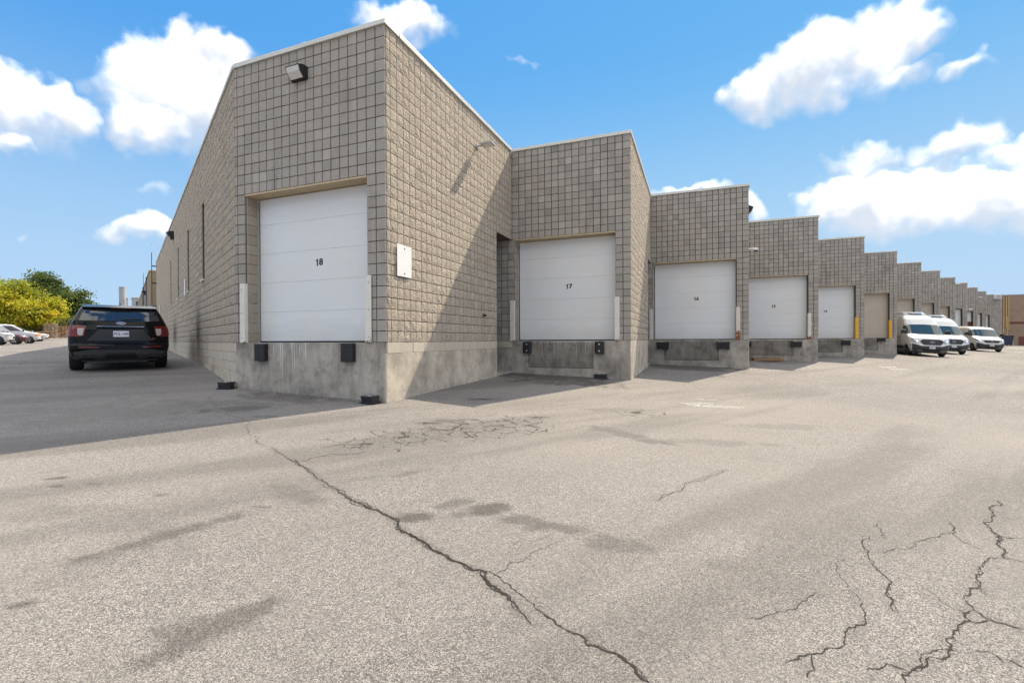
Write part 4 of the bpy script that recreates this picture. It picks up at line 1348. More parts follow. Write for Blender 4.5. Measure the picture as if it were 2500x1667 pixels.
def vehicle(name, label, cat, pos, heading, group=None):
    h = heading.normalized(); s = Vector((h.y, -h.x, 0))
    c = Vector((pos.x, pos.y, 0))
    f, b = c + h * 1.5, c - h * 1.5
    lf, rt = c - s * .8, c + s * .8
    zf, zb, zl, zr = gz(f.x, f.y), gz(b.x, b.y), gz(lf.x, lf.y), gz(rt.x, rt.y)
    fy = (h * 3 + Vector((0, 0, zf - zb))).normalized()
    fx = (s * 1.6 + Vector((0, 0, zr - zl))).normalized()
    up = fx.cross(fy).normalized(); fx = fy.cross(up)
    m = Matrix.Identity(4)
    m.col[0][:3] = fx; m.col[1][:3] = fy; m.col[2][:3] = up; m.col[3][:3] = (c.x, c.y, (zf + zb) / 2)
    return thing(name, label, cat, m, group)
def ellipse_mesh(w, h, th=.006, n=28):
    return [(w / 2 * math.cos(2 * math.pi * k / n), h / 2 * math.sin(2 * math.pi * k / n)) for k in range(n)]
M['badge_blue'] = simple('badge_blue', (.02, .06, .22), .3)
M['panel_grey'] = simple('tailgate_recess', (.010, .010, .011), .4)

# ---------------- the black SUV parked against the end wall
SUVR = [(.30, .86, -2.36, 2.38, .6, .25, .7, .4), (.40, .95, -2.48, 2.48, .7, .30, .8, .5), (.58, .992, -2.53, 2.53, .75, .30, .85, .55), (.68, 1.0, -2.52, 2.53, .75, .28, .85, .55),
        (.73, 1.0, -2.46, 2.52, .75, .26, .85, .5), (.90, 1.0, -2.44, 2.50, .75, .26, .8, .5), (1.06, .985, -2.42, 2.42, .72, .25, .8, .5), (1.14, .97, -2.40, 2.0, .72, .24, .75, .5), (1.22, .95, -2.38, 1.32, .72, .24, .7, .45),
        (1.32, .915, -2.34, 1.12, .70, .23, .65, .4), (1.50, .845, -2.20, .72, .66, .20, .6, .35), (1.64, .785, -2.07, .36, .6, .18, .55, .3), (1.70, .745, -2.00, .16, .55, .18, .5, .3), (1.74, .69, -1.90, -.05, .5, .18, .45, .3), (1.765, .56, -1.7, -.3, .4, .2, .4, .3)]
def build_suv():
    ra = Vector((-10.55, 12.64, 0)); ctr = ra + WD * 1.50
    hd = Matrix.Rotation(math.radians(1.5), 3, 'Z') @ WD
    ctr = ra + hd * 1.50
    o = vehicle('parked_suv', 'black SUV seen from behind, parked tight beside the shaded end wall', 'SUV', ctr, hd)
    o.matrix_world = o.matrix_world @ Matrix.Diagonal((1, 1, .955, 1))
    B = Body(SUVR)
    zs = sorted(set([r[0] for r in SUVR] + list(np.arange(.34, 1.76, .05))))
    mb = MB(); B.shell(mb, zs); mb.build('body', M['gloss_black'], o, smooth=.7)
    MB().box(-.75, .75, -2.2, 2.2, .24, .32).build('underbody', M['black'], o)
    wheels(o, (-1.50, 1.52), .86, .385, .27, M['rim'])
    arches(o, B, (-1.50, 1.52), .385, M['black'], .305)
    patch(B.rear, [(-.80, 1.33), (0, 1.31), (.80, 1.33)], [(-.70, 1.64), (0, 1.66), (.70, 1.64)], .008, 16, 6).build('rear_window', M['glass'], o, smooth=1)
    # roof spoiler over the glass
    vs = []
    for x in np.linspace(-.74, .74, 13):
        b = B.rear(x * .97, 1.665, 0); y0 = b[1]
        vs += [(x, y0 - .10 + .05 * x * x, 1.655), (x, y0 - .11 + .05 * x * x, 1.685), (x, y0 + .25, 1.76), (x, y0 + .2, 1.66)]
    fs = []
    for i in range(12):
        for k in range(4): fs.append((i * 4 + k, i * 4 + (k + 1) % 4, i * 4 + 4 + (k + 1) % 4, i * 4 + 4 + k))
    fs += [(0, 3, 2, 1), (48, 49, 50, 51)]
    MB().add(vs, fs).build('spoiler', M['gloss_black'], o, smooth=.6)
    b = B.rear(0, 1.665, 0)
    MB().box(-.20, .20, b[1] - .114, b[1] - .10, 1.66, 1.675).build('brake_lamp', M['tail_red'], o)
    patch(B.rear, [(-.66, .80), (.66, .80)], [(-.42, 1.10), (.42, 1.10)], .010, 12, 6).build('tailgate_recess', M['panel_grey'], o, smooth=1)
    patch(B.rear, [(-.46, 1.13), (.46, 1.13)], [(-.44, 1.175), (.44, 1.175)], .03, 12, 2).build('tailgate_bar', M['gloss_black'], o, smooth=1)
    patch(B.rear, [(-.46, 1.172), (.46, 1.172)], [(-.46, 1.178), (.46, 1.178)], .034, 12, 1).build('trim_strip', M['chrome'], o)
    for s in (-1, 1):
        g = lambda L: [(s * x, z) for x, z in L]
        fl = s < 0
        patch(B.rear, g([(.70, .93), (.82, .90), (.99, .92)]), g([(.66, 1.18), (.82, 1.20), (.975, 1.19)]), .016, 12, 6, fl).build('tail_lamp', M['tail_red'], o, smooth=1)
        patch(B.rear, g([(.72, .95), (.77, .93), (.82, .97)]), g([(.70, 1.12), (.76, 1.12), (.82, 1.12)]), .022, 6, 4, fl).build('reverse_lamp', M['tail_white'], o, smooth=1)
        patch(B.side if False else (lambda u, v, off: B.side(u, v, s, off)), [(-2.30, .93), (-2.02, 1.0)], [(-2.30, 1.18), (-2.02, 1.14)], .012, 5, 4, not fl).build('side_lamp', M['tail_red'], o, smooth=1)
        patch(B.rear, g([(.42, .615), (.80, .625)]), g([(.42, .645), (.80, .66)]), .012, 8, 2, fl).build('reflector', M['tail_red'], o)
        for x in (.56, .70):
            y = B.rear(x, .40, 0)[1]
            MB().lathe_x([(0, .030), (0, .045), (.08, .045)], 16, Matrix.Translation((s * x, y - .05, .405)) @ Matrix.Rotation(math.pi / 2, 4, 'Z')).build('exhaust_tip', M['rim_dark'], o, smooth=.6)
        MB().tube([(s * .70, -1.75, 1.72), (s * .70, -1.65, 1.785), (s * .68, .1, 1.80), (s * .66, .25, 1.745)], .022, 8).build('roof_rail', M['gloss_black'], o, smooth=.8)
        # side glass
        patch(lambda u, v, off: B.side(u, v, s, off), [(-2.0, 1.27), (.95, 1.24)], [(-1.75, 1.60), (.35, 1.62)], .006, 16, 5, s < 0).build('side_window', M['glass'], o, smooth=1)
    patch(B.rear, [(-.93, .33), (-.6, .36), (-.45, .31), (.45, .31), (.6, .36), (.93, .33)], [(-.96, .50), (-.6, .57), (0, .57), (.6, .57), (.96, .50)], .010, 22, 5).build('bumper_insert', M['trim'], o, smooth=1)
    patch(B.rear, [(-.34, .33), (.34, .33)], [(-.28, .47), (.28, .47)], .018, 10, 3).build('diffuser', M['black'], o)
    mirror_parts(o, 1.05, 1.25, .90, M['gloss_black'], .85)
    y = B.rear(0, .98, 0)[1]
    pl = MB().box(-.155, .155, y - .026, y - .012, .90, 1.055).build('number_plate', M['plate_white'], o, bevel=.004)
    t = link('plate_number', text_mesh('FCL·169', .085, M['plate_blue'], .002), pl); t.matrix_basis = Matrix.Translation((0, y - .0275, .978)) @ FACE_TEXT
    y = B.rear(0, 1.265, 0)[1]
    bd = MB().prism_y(ellipse_mesh(.19, .075), y - .030, y - .01, Matrix.Translation((0, 0, 1.26))).build('badge', M['chrome'], o)
    MB().prism_y(ellipse_mesh(.17, .058), y - .0325, y - .029, Matrix.Translation((0, 0, 1.26))).build('badge_field', M['badge_blue'], bd)
    t = link('badge_script', text_mesh('Ford', .05, M['chrome'], .001), bd); t.matrix_basis = Matrix.Translation((0, y - .0345, 1.26)) @ FACE_TEXT
    y = B.rear(.60, .84, 0)[1]
    t = link('trim_badge', text_mesh('ST', .065, M['tail_red'], .003), o); t.matrix_basis = Matrix.Translation((.66, B.rear(.66, .84, .016)[1], .845)) @ FACE_TEXT
    MB().add([(-.015, -1.55, 1.76), (.015, -1.55, 1.76), (.015, -1.35, 1.76), (-.015, -1.35, 1.76), (-.006, -1.55, 1.845), (.006, -1.55, 1.845), (.006, -1.5, 1.845), (-.006, -1.5, 1.845)],
             [(4, 5, 6, 7), (0, 1, 5, 4), (1, 2, 6, 5), (2, 3, 7, 6), (3, 0, 4, 7)]).build('antenna_fin', M['gloss_black'], o)
    # wiper
    MB().tube([(.0, B.rear(0, 1.35, .03)[1], 1.35), (.42, B.rear(.42, 1.38, .025)[1], 1.375)], .012, 6).build('rear_wiper', M['black'], o)
build_suv()

# ---------------- vans at the far docks
HIGH = [(.24, .86, -2.80, 2.70, .3, .12, .8, .5), (.36, .97, -2.92, 2.90, .3, .12, .85, .55), (.58, 1.02, -2.95, 2.96, .3, .12, .85, .55), (.74, 1.03, -2.95, 2.95, .3, .12, .85, .55), (.80, 1.03, -2.95, 2.90, .3, .12, .8, .5),
        (1.02, 1.03, -2.95, 2.83, .3, .12, .8, .5), (1.16, 1.02, -2.95, 2.70, .3, .12, .75, .45), (1.26, 1.015, -2.95, 2.42, .3, .12, .7, .42), (1.37, 1.01, -2.95, 2.08, .3, .12, .7, .42), (1.42, 1.0, -2.95, 1.98, .3, .12, .7, .4),
        (2.05, .915, -2.93, 1.34, .3, .12, .65, .32), (2.12, .90, -2.92, 1.26, .3, .12, .6, .3), (2.40, .855, -2.90, .95, .28, .12, .55, .35), (2.58, .80, -2.86, .62, .28, .14, .5, .45), (2.66, .74, -2.82, .35, .3, .2, .45, .5), (2.71, .62, -2.7, -.1, .3, .3, .4, .5), (2.735, .40, -2.3, -.6, .3, .4, .35, .5)]
LOWR = [(.24, .86, -2.80, 2.72, .3, .12, .8, .5), (.36, .95, -2.90, 2.88, .3, .12, .85, .55), (.60, .985, -2.93, 2.93, .3, .12, .85, .55), (.74, .99, -2.93, 2.92, .3, .12, .8, .5), (1.0, .99, -2.93, 2.84, .3, .12, .8, .5),
        (1.12, .985, -2.93, 2.70, .3, .12, .75, .45), (1.24, .98, -2.93, 2.25, .3, .12, .7, .42), (1.32, .97, -2.93, 2.0, .3, .12, .7, .4), (1.36, .965, -2.93, 1.92, .3, .12, .7, .4),
        (1.98, .875, -2.91, 1.30, .3, .12, .6, .3), (2.05, .855, -2.90, 1.20, .3, .12, .55, .3), (2.13, .80, -2.87, .95, .28, .14, .5, .35), (2.18, .70, -2.8, .6, .3, .2, .45, .4), (2.21, .5, -2.5, .1, .3, .3, .35, .5)]
def build_van(label, pos, rows, roof_ac, star=False, dark_grille=True):
    o = vehicle('cargo_van', label, 'van', pos, -V2, 'white vans at the far docks')
    B = Body(rows); ztop = rows[-1][0]
    zs = sorted(set([r[0] for r in rows] + list(np.arange(.30, ztop - .03, .08))))
    mb = MB(); B.shell(mb, zs); mb.build('body', M['van_white'], o, smooth=.6)
    MB().box(-.8, .8, -2.6, 2.5, .2, .3).build('underbody', M['black'], o)
    wheels(o, (-1.75, 2.0), .86, .345, .23, M['rim'] if not star else M['trim'])
    arches(o, B, (-1.75, 2.0), .345, M['black'], .25)
    wb, wt = (1.43, 2.06) if not star else (1.37, 1.97)
    hb, ht = B.at(wb)[0], B.at(wt)[0]
    patch(B.front, [(-hb * .90, wb + .05), (-hb * .5, wb), (hb * .5, wb), (hb * .90, wb + .05)], [(-ht * .88, wt - .03), (0, wt), (ht * .88, wt - .03)], .008, 18, 8, True).build('windscreen', M['windscreen'], o, smooth=1)
    patch(B.front, [(-hb * .78, wb - .045), (hb * .78, wb - .045)], [(-hb * .78, wb - .005), (hb * .78, wb - .005)], .006, 14, 1, True).build('cowl', M['trim'], o)
    # bumper and side cladding
    patch(B.front, [(-.99, .27), (0, .26), (.99, .27)], [(-1.02, .80), (-.72, .74), (-.55, .66), (.55, .66), (.72, .74), (1.02, .80)], .014, 26, 6, True).build('bumper', M['trim'], o, smooth=1)
    patch(B.front, [(-.42, .36), (.42, .36)], [(-.48, .47), (.48, .47)], .022, 12, 2, True).build('lower_intake', M['black'], o)
    if star:
        g1, g2 = [(-.45, .80), (0, .78), (.45, .80)], [(-.60, 1.0), (0, 1.02), (.60, 1.0)]
    else:
        g1, g2 = [(-.42, .74), (.42, .74)], [(-.42, 1.10), (.42, 1.10)]
        for s in (-1, 1):
            patch(B.front, [(s * .42, .74), (s * .50, .80)], [(s * .42, 1.10), (s * .50, 1.07)], .014, 3, 6, s > 0).build('grille_end', M['black'], o)
            patch(B.front, [(s * .50, .80), (s * .60, .93)], [(s * .50, 1.07), (s * .60, .98)], .014, 3, 6, s > 0).build('grille_end', M['black'], o)
    patch(B.front, g1, g2, .014, 16, 5, True).build('grille', M['black'], o, smooth=1)
    for k in range(3):
        z = .82 + k * .085
        patch(B.front, [(-.44, z), (.44, z)], [(-.44, z + .012), (.44, z + .012)], .022, 12, 1, True).build('grille_bar', M['trim'] if not star else M['rim_dark'], o)
    for s in (-1, 1):
        patch(B.front, [(s * .62, .86), (s * .80, .84), (s * 1.0, .98)], [(s * .66, 1.06), (s * .84, 1.16), (s * 1.0, 1.22)], .016, 10, 5, s > 0).build('headlamp', M['head_lens'], o, smooth=1)
        patch(B.front, [(s * .70, .92), (s * .84, .92)], [(s * .72, 1.06), (s * .86, 1.08)], .02, 5, 3, s > 0).build('lamp_unit', M['chrome'], o)
        zt = wt - .1
        patch(lambda u, v, off: B.side(u, v, s, off), [(1.0, wb + .02), (1.9, wb - .02)], [(1.0, zt), (1.30, zt)], .008, 8, 5, s < 0).build('door_window', M['glass'], o, smooth=1)
        patch(lambda u, v, off: B.side(u, v, s, off), [(-2.8, .30), (1.55, .30)], [(-2.8, .62), (1.55, .62)], .010, 20, 3, s < 0).build('side_cladding', M['trim'], o)
        patch(lambda u, v, off: B.side(u, v, s, off), [(.93, .62), (.955, .62)], [(.93, zt + .1), (.955, zt + .1)], .007, 1, 8, s < 0).build('door_seam', M['trim'], o)
        patch(lambda u, v, off: B.side(u, v, s, off), [(-2.6, 1.15), (.9, 1.15)], [(-2.6, 1.19), (.9, 1.19)], .007, 16, 1, s < 0).build('slide_rail', M['trim'], o)
    mirror_parts(o, 1.78, wb + .12, hb, M['black'], 1.35)
    y = B.front(0, .56, 0)[1]
    pl = MB().box(-.15, .15, y + .016, y + .03, .50, .63).build('number_plate', M['plate'], o)
    mb = MB()
    for x in (-.11, -.075, -.02, .015, .05, .085, .115): mb.box(x - .012, x + .012, y + .0305, y + .032, .54, .59)
    mb.build('plate_marks', M['plate_blue'], pl)
    y = B.front(0, .92, 0)[1]
    if star:
        bd = MB().lathe_x([(-.01, .085), (.012, .085), (.012, .098), (-.01, .098), (-.01, .085)], 24, Matrix.Translation((0, y + .03, .91)) @ Matrix.Rotation(math.pi / 2, 4, 'Z')).build('badge_ring', M['chrome'], o)
        mb = MB()
        for a in (90, 210, 330):
            a = math.radians(a); c, s_ = math.cos(a), math.sin(a)
            mb.add([(.09 * c, y + .035, .91 + .09 * s_), (-.014 * s_, y + .035, .91 + .014 * c), (.014 * s_, y + .035, .91 - .014 * c)], [(0, 1, 2)])
        mb.build('badge_star', M['chrome'], bd)
    else:
        bd = MB().prism_y(ellipse_mesh(.26, .105), y + .020, y + .034, Matrix.Translation((0, 0, .92))).build('badge', M['chrome'], o)
        MB().prism_y(ellipse_mesh(.235, .085), y + .033, y + .037, Matrix.Translation((0, 0, .92))).build('badge_field', M['badge_blue'], bd)
        t = link('badge_script', text_mesh('Ford', .075, M['chrome'], .002), bd); t.matrix_basis = Matrix.Translation((0, y + .039, .92)) @ Matrix.Rotation(math.pi, 4, 'Z') @ FACE_TEXT
    if roof_ac:
        zt = ztop - .03
        prof = [(.35, 0), (.30, .10), (.0, .19), (-.9, .20), (-1.3, .12), (-1.35, 0)]
        vs = []
        for sx, k in ((-.62, .75), (-.5, 1), (.5, 1), (.62, .75)):
            vs += [(sx, y - .35, zt - .06 + z * 1.55 * k) for y, z in prof]
        n = len(prof); fs = [tuple(range(n)), tuple(range(3 * n, 4 * n))[::-1]]
        for a in range(3):
            fs += [(a * n + (i + 1) % n, a * n + i, (a + 1) * n + i, (a + 1) * n + (i + 1) % n) for i in range(n)]
        u = MB().add(vs, fs).build('roof_cooler', M['van_white'], o, smooth=.5)
        MB().box(-.38, .38, -.045, -.02, zt + .02, zt + .09).build('cooler_grille', M['rim_dark'], u)
        MB().box(-.06, .06, -.04, -.012, zt + .03, zt + .075).build('cooler_badge', M['tail_red'], u)
    MB().tube([(.1, .6 if not star else .9, ztop - .10), (.1, .5 if not star else .8, ztop + .06)], .01, 5).build('aerial', M['black'], o)
    return o
def van_spot(n, t, F): return RC(n) + U2 * t - V2 * (F - 2.95)
build_van('nearest high-roof white van with roof cooler, backed into a dock', van_spot(6, 1.62, 5.95), HIGH, True)
build_van('second high-roof white van, half hidden behind the nearest van', van_spot(7, 1.55, 6.0), HIGH, True)
build_van('low-roof white van with round star badge, rightmost of the vans', van_spot(9, 1.75, 8.1), LOWR, False, True)

# ---------------- cars across the lane on the left
CARS = {
    'suv': [(.28, .84, -2.2, 2.2, .5, .2, .7, .4), (.42, .92, -2.32, 2.30, .6, .25, .8, .5), (.70, .95, -2.35, 2.34, .6, .25, .8, .5), (.92, .95, -2.33, 2.28, .6, .22, .8, .5), (1.02, .94, -2.32, 2.1, .6, .22, .75, .5), (1.10, .93, -2.30, 1.25, .6, .22, .7, .45),
            (1.16, .91, -2.28, 1.12, .6, .2, .65, .4), (1.55, .78, -2.05, .35, .55, .2, .55, .3), (1.64, .72, -1.95, .1, .5, .2, .5, .3), (1.68, .55, -1.7, -.3, .4, .2, .4, .3)],
    'sedan': [(.25, .80, -2.1, 2.1, .5, .2, .7, .4), (.38, .88, -2.25, 2.25, .6, .25, .8, .5), (.62, .90, -2.30, 2.30, .6, .25, .8, .5), (.80, .90, -2.28, 2.22, .6, .25, .8, .5), (.90, .89, -2.24, 1.9, .6, .25, .75, .5), (.98, .87, -2.1, 1.15, .6, .25, .7, .45),
              (1.03, .86, -1.9, 1.02, .6, .25, .65, .4), (1.34, .72, -1.25, .3, .5, .25, .55, .3), (1.42, .64, -1.0, .05, .45, .25, .5, .3), (1.45, .48, -.8, -.25, .4, .25, .4, .3)]}
CARS['wagon'] = [(.30, .86, -2.3, 2.25, .4, .15, .7, .4), (.45, .95, -2.42, 2.40, .4, .15, .8, .45), (.75, .98, -2.45, 2.43, .4, .15, .8, .45), (.98, .98, -2.45, 2.38, .4, .15, .8, .45), (1.08, .97, -2.45, 2.15, .4, .15, .75, .45), (1.18, .96, -2.45, 1.55, .4, .15, .7, .4),
                 (1.24, .95, -2.44, 1.42, .4, .15, .65, .4), (1.80, .82, -2.38, .55, .4, .15, .55, .3), (1.90, .76, -2.33, .35, .4, .18, .5, .3), (1.95, .6, -2.2, .0, .4, .2, .4, .3)]
def build_car(label, cat, kind, a, nose_px, m, lamp='head_lens'):
    rows_ = CARS[kind]; B = Body(rows_); yf = max(r[3] for r in rows_)
    ratio = (nose_px - 1250) / FPX
    # b so that the nose stands on that line of sight
    num = lambda b: (L0 + WD * a + PD * b)
    lo, hi = 2., 40.
    for _ in range(50):
        mid = (lo + hi) / 2; p = num(mid)
        if p.x / p.y < ratio: hi = mid
        else: lo = mid
    p = num(lo) + PD * yf
    o = vehicle('parked_car', label, cat, p, -PD, 'cars parked across the lane')
    zs = sorted(set([r[0] for r in rows_] + list(np.arange(.3, rows_[-1][0] - .02, .07))))
    mb = MB(); B.shell(mb, zs); mb.build('body', m, o, smooth=.6)
    zb = rows_[-4][0]; zt = rows_[-3][0]; r = .34 if kind == 'sedan' else .37
    wheels(o, (-yf * .60, yf * .62), B.at(.6)[0] - .11, r, .22, M['rim'])
    arches(o, B, (-yf * .60, yf * .62), r, M['trim'], rows_[0][0] + .01)
    hb, ht = B.at(zb)[0], B.at(zt)[0]
    patch(B.front, [(-hb * .85, zb + .04), (hb * .85, zb + .04)], [(-ht * .85, zt), (ht * .85, zt)], .008, 12, 6, True).build('windscreen', M['windscreen'], o, smooth=1)
    patch(B.rear, [(-hb * .8, zb + .06), (hb * .8, zb + .06)], [(-ht * .8, zt), (ht * .8, zt)], .008, 12, 6).build('rear_window', M['glass'], o, smooth=1)
    y0, y1 = rows_[-3][2] + .25, rows_[-3][3] - .1
    yb0, yb1 = rows_[-4][2] + .3, rows_[-4][3] - .15
    for s in (-1, 1):
        for f0, f1 in ((.0, .30), (.33, .63), (.66, 1.0)) if kind != 'wagon' else ((.70, 1.0),):
            L = lambda u, v, f: u + (v - u) * f
            patch(lambda u, v, off: B.side(u, v, s, off), [(L(yb0, yb1, f0), zb + .03), (L(yb0, yb1, f1), zb + .03)], [(L(y0, y1, f0), zt), (L(y0, y1, f1), zt)], .008, 6, 4, s < 0).build('side_window', M['glass'], o, smooth=1)
        patch(B.front, [(s * .55, zb * .62), (s * .90, zb * .66)], [(s * .55, zb * .76), (s * .92, zb * .80)], .014, 8, 3, s > 0).build('headlamp', M[lamp], o)
        patch(lambda u, v, off: B.side(u, v, s, off), [(yf * .86, zb * .64), (yf * .97, zb * .64)], [(yf * .80, zb * .78), (yf * .95, zb * .78)], .012, 4, 3, s < 0).build('side_lamp', M[lamp], o)
        patch(lambda u, v, off: B.side(u, v, s, off), [(-yf * .85, rows_[0][0] + .02), (yf * .88, rows_[0][0] + .02)], [(-yf * .85, .42), (yf * .88, .42)], .009, 16, 2, s < 0).build('sill_trim', M['trim'], o)
    patch(B.front, [(-.45, zb * .45), (.45, zb * .45)], [(-.5, zb * .62), (.5, zb * .62)], .012, 10, 3, True).build('grille', M['black'], o)
    patch(B.front, [(-.88, .30), (.88, .30)], [(-.9, .46), (.9, .46)], .012, 16, 3, True).build('lower_bumper', M['trim'], o)
    mirror_parts(o, yb1 - .1, zb + .1, hb, m if kind != 'wagon' else M['black'], .9)
build_car('white SUV at the left edge, nose toward the lane', 'car', 'suv', 45.5, 36, M['silver_white'])
build_car('maroon car between two white ones across the lane', 'car', 'sedan', 52.0, 72, M['maroon'])
build_car('tall white van with an orange corner lamp across the lane', 'van', 'wagon', 58.5, 103, M['silver_white'], 'orange')
build_car('low white sedan farthest along the row of parked cars', 'car', 'sedan', 67.5, 121, M['silver_white'])

# ================================================================== FAR LEFT: TREES, FENCE, TIMBER, STACK
def at_depth(px, z):
    d = ray(px, 830); k = z / d.y
    return Vector((d.x * k, d.y * k, 0))
def tree(label, px, z, top_py, half_w, leaf, crown_frac=.72, n=9000, seed=1, spread=1.0, name='tree'):
    r = np.random.default_rng(seed); rr = random.Random(seed)
    p = at_depth(px, z); g = gz(p.x, p.y)
    d = ray(px, top_py); H = ZC + d.z / d.y * z - g
    o = thing(name, label, 'tree', Vector((p.x, p.y, g)), 'trees beyond the parked cars')
    ch = H * crown_frac; c0 = H - ch / 2
    mb = MB()
    mb.tube([(0, 0, -.1), (.05, .02, H * .25), (-.05, .08, H * .5), (.02, 0, H * .8)], [H * .028, H * .022, H * .016, H * .006], 8)
    for k in range(9):
        a = rr.uniform(0, 6.28); z0 = H * rr.uniform(.22, .6); L = half_w * rr.uniform(.6, .9)
        mb.tube([(0, 0, z0), (L * .5 * math.cos(a), L * .5 * math.sin(a), z0 + H * .10), (L * math.cos(a), L * math.sin(a), z0 + H * rr.uniform(.14, .26))], [H * .011, H * .007, H * .002], 6)
    mb.build('trunk', M['bark'], o)
    # clumps through the crown volume
    nc = 70
    C = []
    while len(C) < nc:
        q = r.uniform(-1, 1, 3)
        l = np.linalg.norm(q)
        if .35 < l < 1: C.append(q)
    C = np.array(C) * np.array([half_w, half_w, ch / 2]) * .88 + np.array([0, 0, c0])
    C[:, 2] += r.normal(0, ch * .03, nc)
    cs = r.uniform(.16, .34, nc) * half_w
    ctone = r.uniform(0, .75, nc)
    idx = r.integers(0, nc, n)
    off = r.normal(0, .5, (n, 3)) * cs[idx][:, None] * np.array([1.15, 1.15, .62])
    P = C[idx] + off
    P = P[P[:, 2] > H * (1 - crown_frac) * .6]; n = len(P); idx = idx[:n]
    sz = r.uniform(.13, .24, n) * spread
    a1 = r.normal(0, 1, (n, 3)); a1 /= np.linalg.norm(a1, axis=1)[:, None]
    a2 = np.cross(a1, r.normal(0, 1, (n, 3))); a2 /= np.linalg.norm(a2, axis=1)[:, None]
    a1 *= sz[:, None]; a2 *= sz[:, None] * .6
    V = np.stack([P - a1, P + a2 * .9, P + a1, P - a2 * .9], 1).reshape(-1, 3)
    F = np.arange(4 * n).reshape(n, 4)
    me = bpy.data.meshes.new('crown')
    me.from_pydata(V.tolist(), [], F.tolist())
    tone = np.clip(ctone[idx] + r.normal(0, .16, n), 0, 1)
    at_ = me.attributes.new('tone', 'FLOAT', 'POINT'); at_.data.foreach_set('value', np.repeat(tone, 4).astype(np.float32))
    me.materials.append(M[leaf]); me.update()
    link('crown', me, o)
tree('yellow autumn tree at the left edge, nearest of the trees', 12, 66, 677, 4.6, 'leaf_yellow', .82, 12000, 11, 1.0)
tree('yellow-green tree in front of the tall dark green tree', 78, 70, 706, 3.7, 'leaf_yellow', .85, 9000, 12, 1.0)
tree('tall dark green tree, highest of the group', 108, 84, 670, 4.6, 'leaf_green', .82, 14000, 13, 1.15)
tree('broad green tree at the right end of the group', 150, 84, 684, 4.6, 'leaf_green', .90, 14000, 14, 1.15)
tree('orange-tinged tree leaning out of the left edge', -55, 64, 690, 4.4, 'leaf_yellow', .82, 8000, 15, 1.0)
tree('low straggling shrub behind the timber stacks', 112, 76, 772, 2.4, 'leaf_shrub', .95, 4500, 16, .9, 'shrub')
tree('pale bushy shrub beside the fence', 165, 80, 768, 2.4, 'leaf_shrub', .95, 4500, 17, .9, 'shrub')
tree('dark shrub under the yellow tree', 40, 74, 785, 3.2, 'leaf_shrub', .95, 4500, 18, .9, 'shrub')
# chain-link fence
fa, fb = at_depth(60, 73), at_depth(215, 78)
dv = (fb - fa); Lf = dv.length; dv.normalize()
o = thing('chain_fence', 'chain-link fence with thin posts below the trees', 'fence', gpt(fa.x, fa.y))
o.matrix_world = frame(gpt(fa.x, fa.y), dv, Vector((-dv.y, dv.x, 0)))
nps = int(Lf / 3) + 1
zz = lambda t: gz(fa.x + dv.x * t, fa.y + dv.y * t) - gz(fa.x, fa.y)
for k in range(nps):
    MB().tube([(k * 3, 0, zz(k * 3) - .1), (k * 3, 0, zz(k * 3) + 2.5)], .045, 6).build('post', M['trim'], o)
MB().tube([(k * 3, 0, zz(k * 3) + 2.45) for k in range(nps)], .03, 6).build('top_rail', M['trim'], o)
vs = []
for k in range(nps): vs += [(k * 3, .0, zz(k * 3) + .02), (k * 3, .0, zz(k * 3) + 2.44)]
MB().add(vs, [(2 * k, 2 * k + 2, 2 * k + 3, 2 * k + 1) for k in range(nps - 1)]).build('mesh_panel', M['chain'], o)
# timber and pallet stacks along the fence
def timber(label, px, z, w, h, d, planks=5, m='wood_grey', rows_n=4):
    p = at_depth(px, z)
    o = thing('timber_stack', label, 'timber', Matrix.Translation(gpt(p.x, p.y)) @ Matrix.Rotation(-WA + .3, 4, 'Z'), 'timber stacked by the fence')
    for j in range(rows_n):
        for i in range(planks):
            x = -w / 2 + w * i / planks
            MB().box(x + .02, x + w / planks - .02, -d / 2 + random.uniform(-.1, .1), d / 2 + random.uniform(-.1, .1), h * j / rows_n + .01, h * (j + 1) / rows_n - .05).build('plank', M[m], o)
timber('tall pallet stack of bleached wood by the fence', 122, 70, 1.6, 2.2, 1.2, 4, 'wood_grey', 7)
timber('squat pile of brown timber nearest the lane', 104, 69, 2.2, 1.0, 1.2, 5, 'wood', 4)
timber('leaning stack of orange-brown boards', 143, 72, 1.8, 1.8, 1.2, 5, 'wood', 6)
timber('long low pile of weathered boards at the end of the fence', 168, 74, 2.8, 1.2, 1.2, 6, 'wood_grey', 4)
timber('small pile of boards half behind the black SUV', 186, 76, 1.6, 1.5, 1.2, 4, 'wood', 5)
# stack and roof-top plant behind the SUV
p = at_depth(300, 82)
o = thing('exhaust_stack', 'tall pale cylindrical stack rising behind the black SUV', 'chimney', gpt(p.x, p.y))
hh = ZC + (ray(300, 701).z / ray(300, 701).y) * 82 - gz(p.x, p.y)
MB().tube([(0, 0, -.2), (0, 0, hh)], .49, 20).build('shaft', M['pale'], o, smooth=.6)
MB().tube([(0, 0, hh - .12), (0, 0, hh + .02)], .52, 20).build('rim_band', M['pale'], o, smooth=.6)
for z in (3.0, 6.0): MB().tube([(0, 0, z), (0, 0, z + .06)], .505, 20).build('seam', M['steel'], o)
p = at_depth(311.5, 82)
o = thing('vent_pipe', 'thin pale pipe right beside the tall stack', 'pipe', gpt(p.x, p.y))
hh = ZC + (ray(311, 729).z / ray(311, 729).y) * 82 - gz(p.x, p.y)
MB().tube([(0, 0, -.2), (0, 0, hh)], .14, 12).build('pipe', M['pale'], o, smooth=.6)
MB().tube([(0, 0, hh - .05), (0, 0, hh + .1)], .19, 12).build('cap', M['pale'], o, smooth=.6)
p0, p1 = at_depth(323, 92), at_depth(352, 96)
dv = -PD; w_ = 4.0
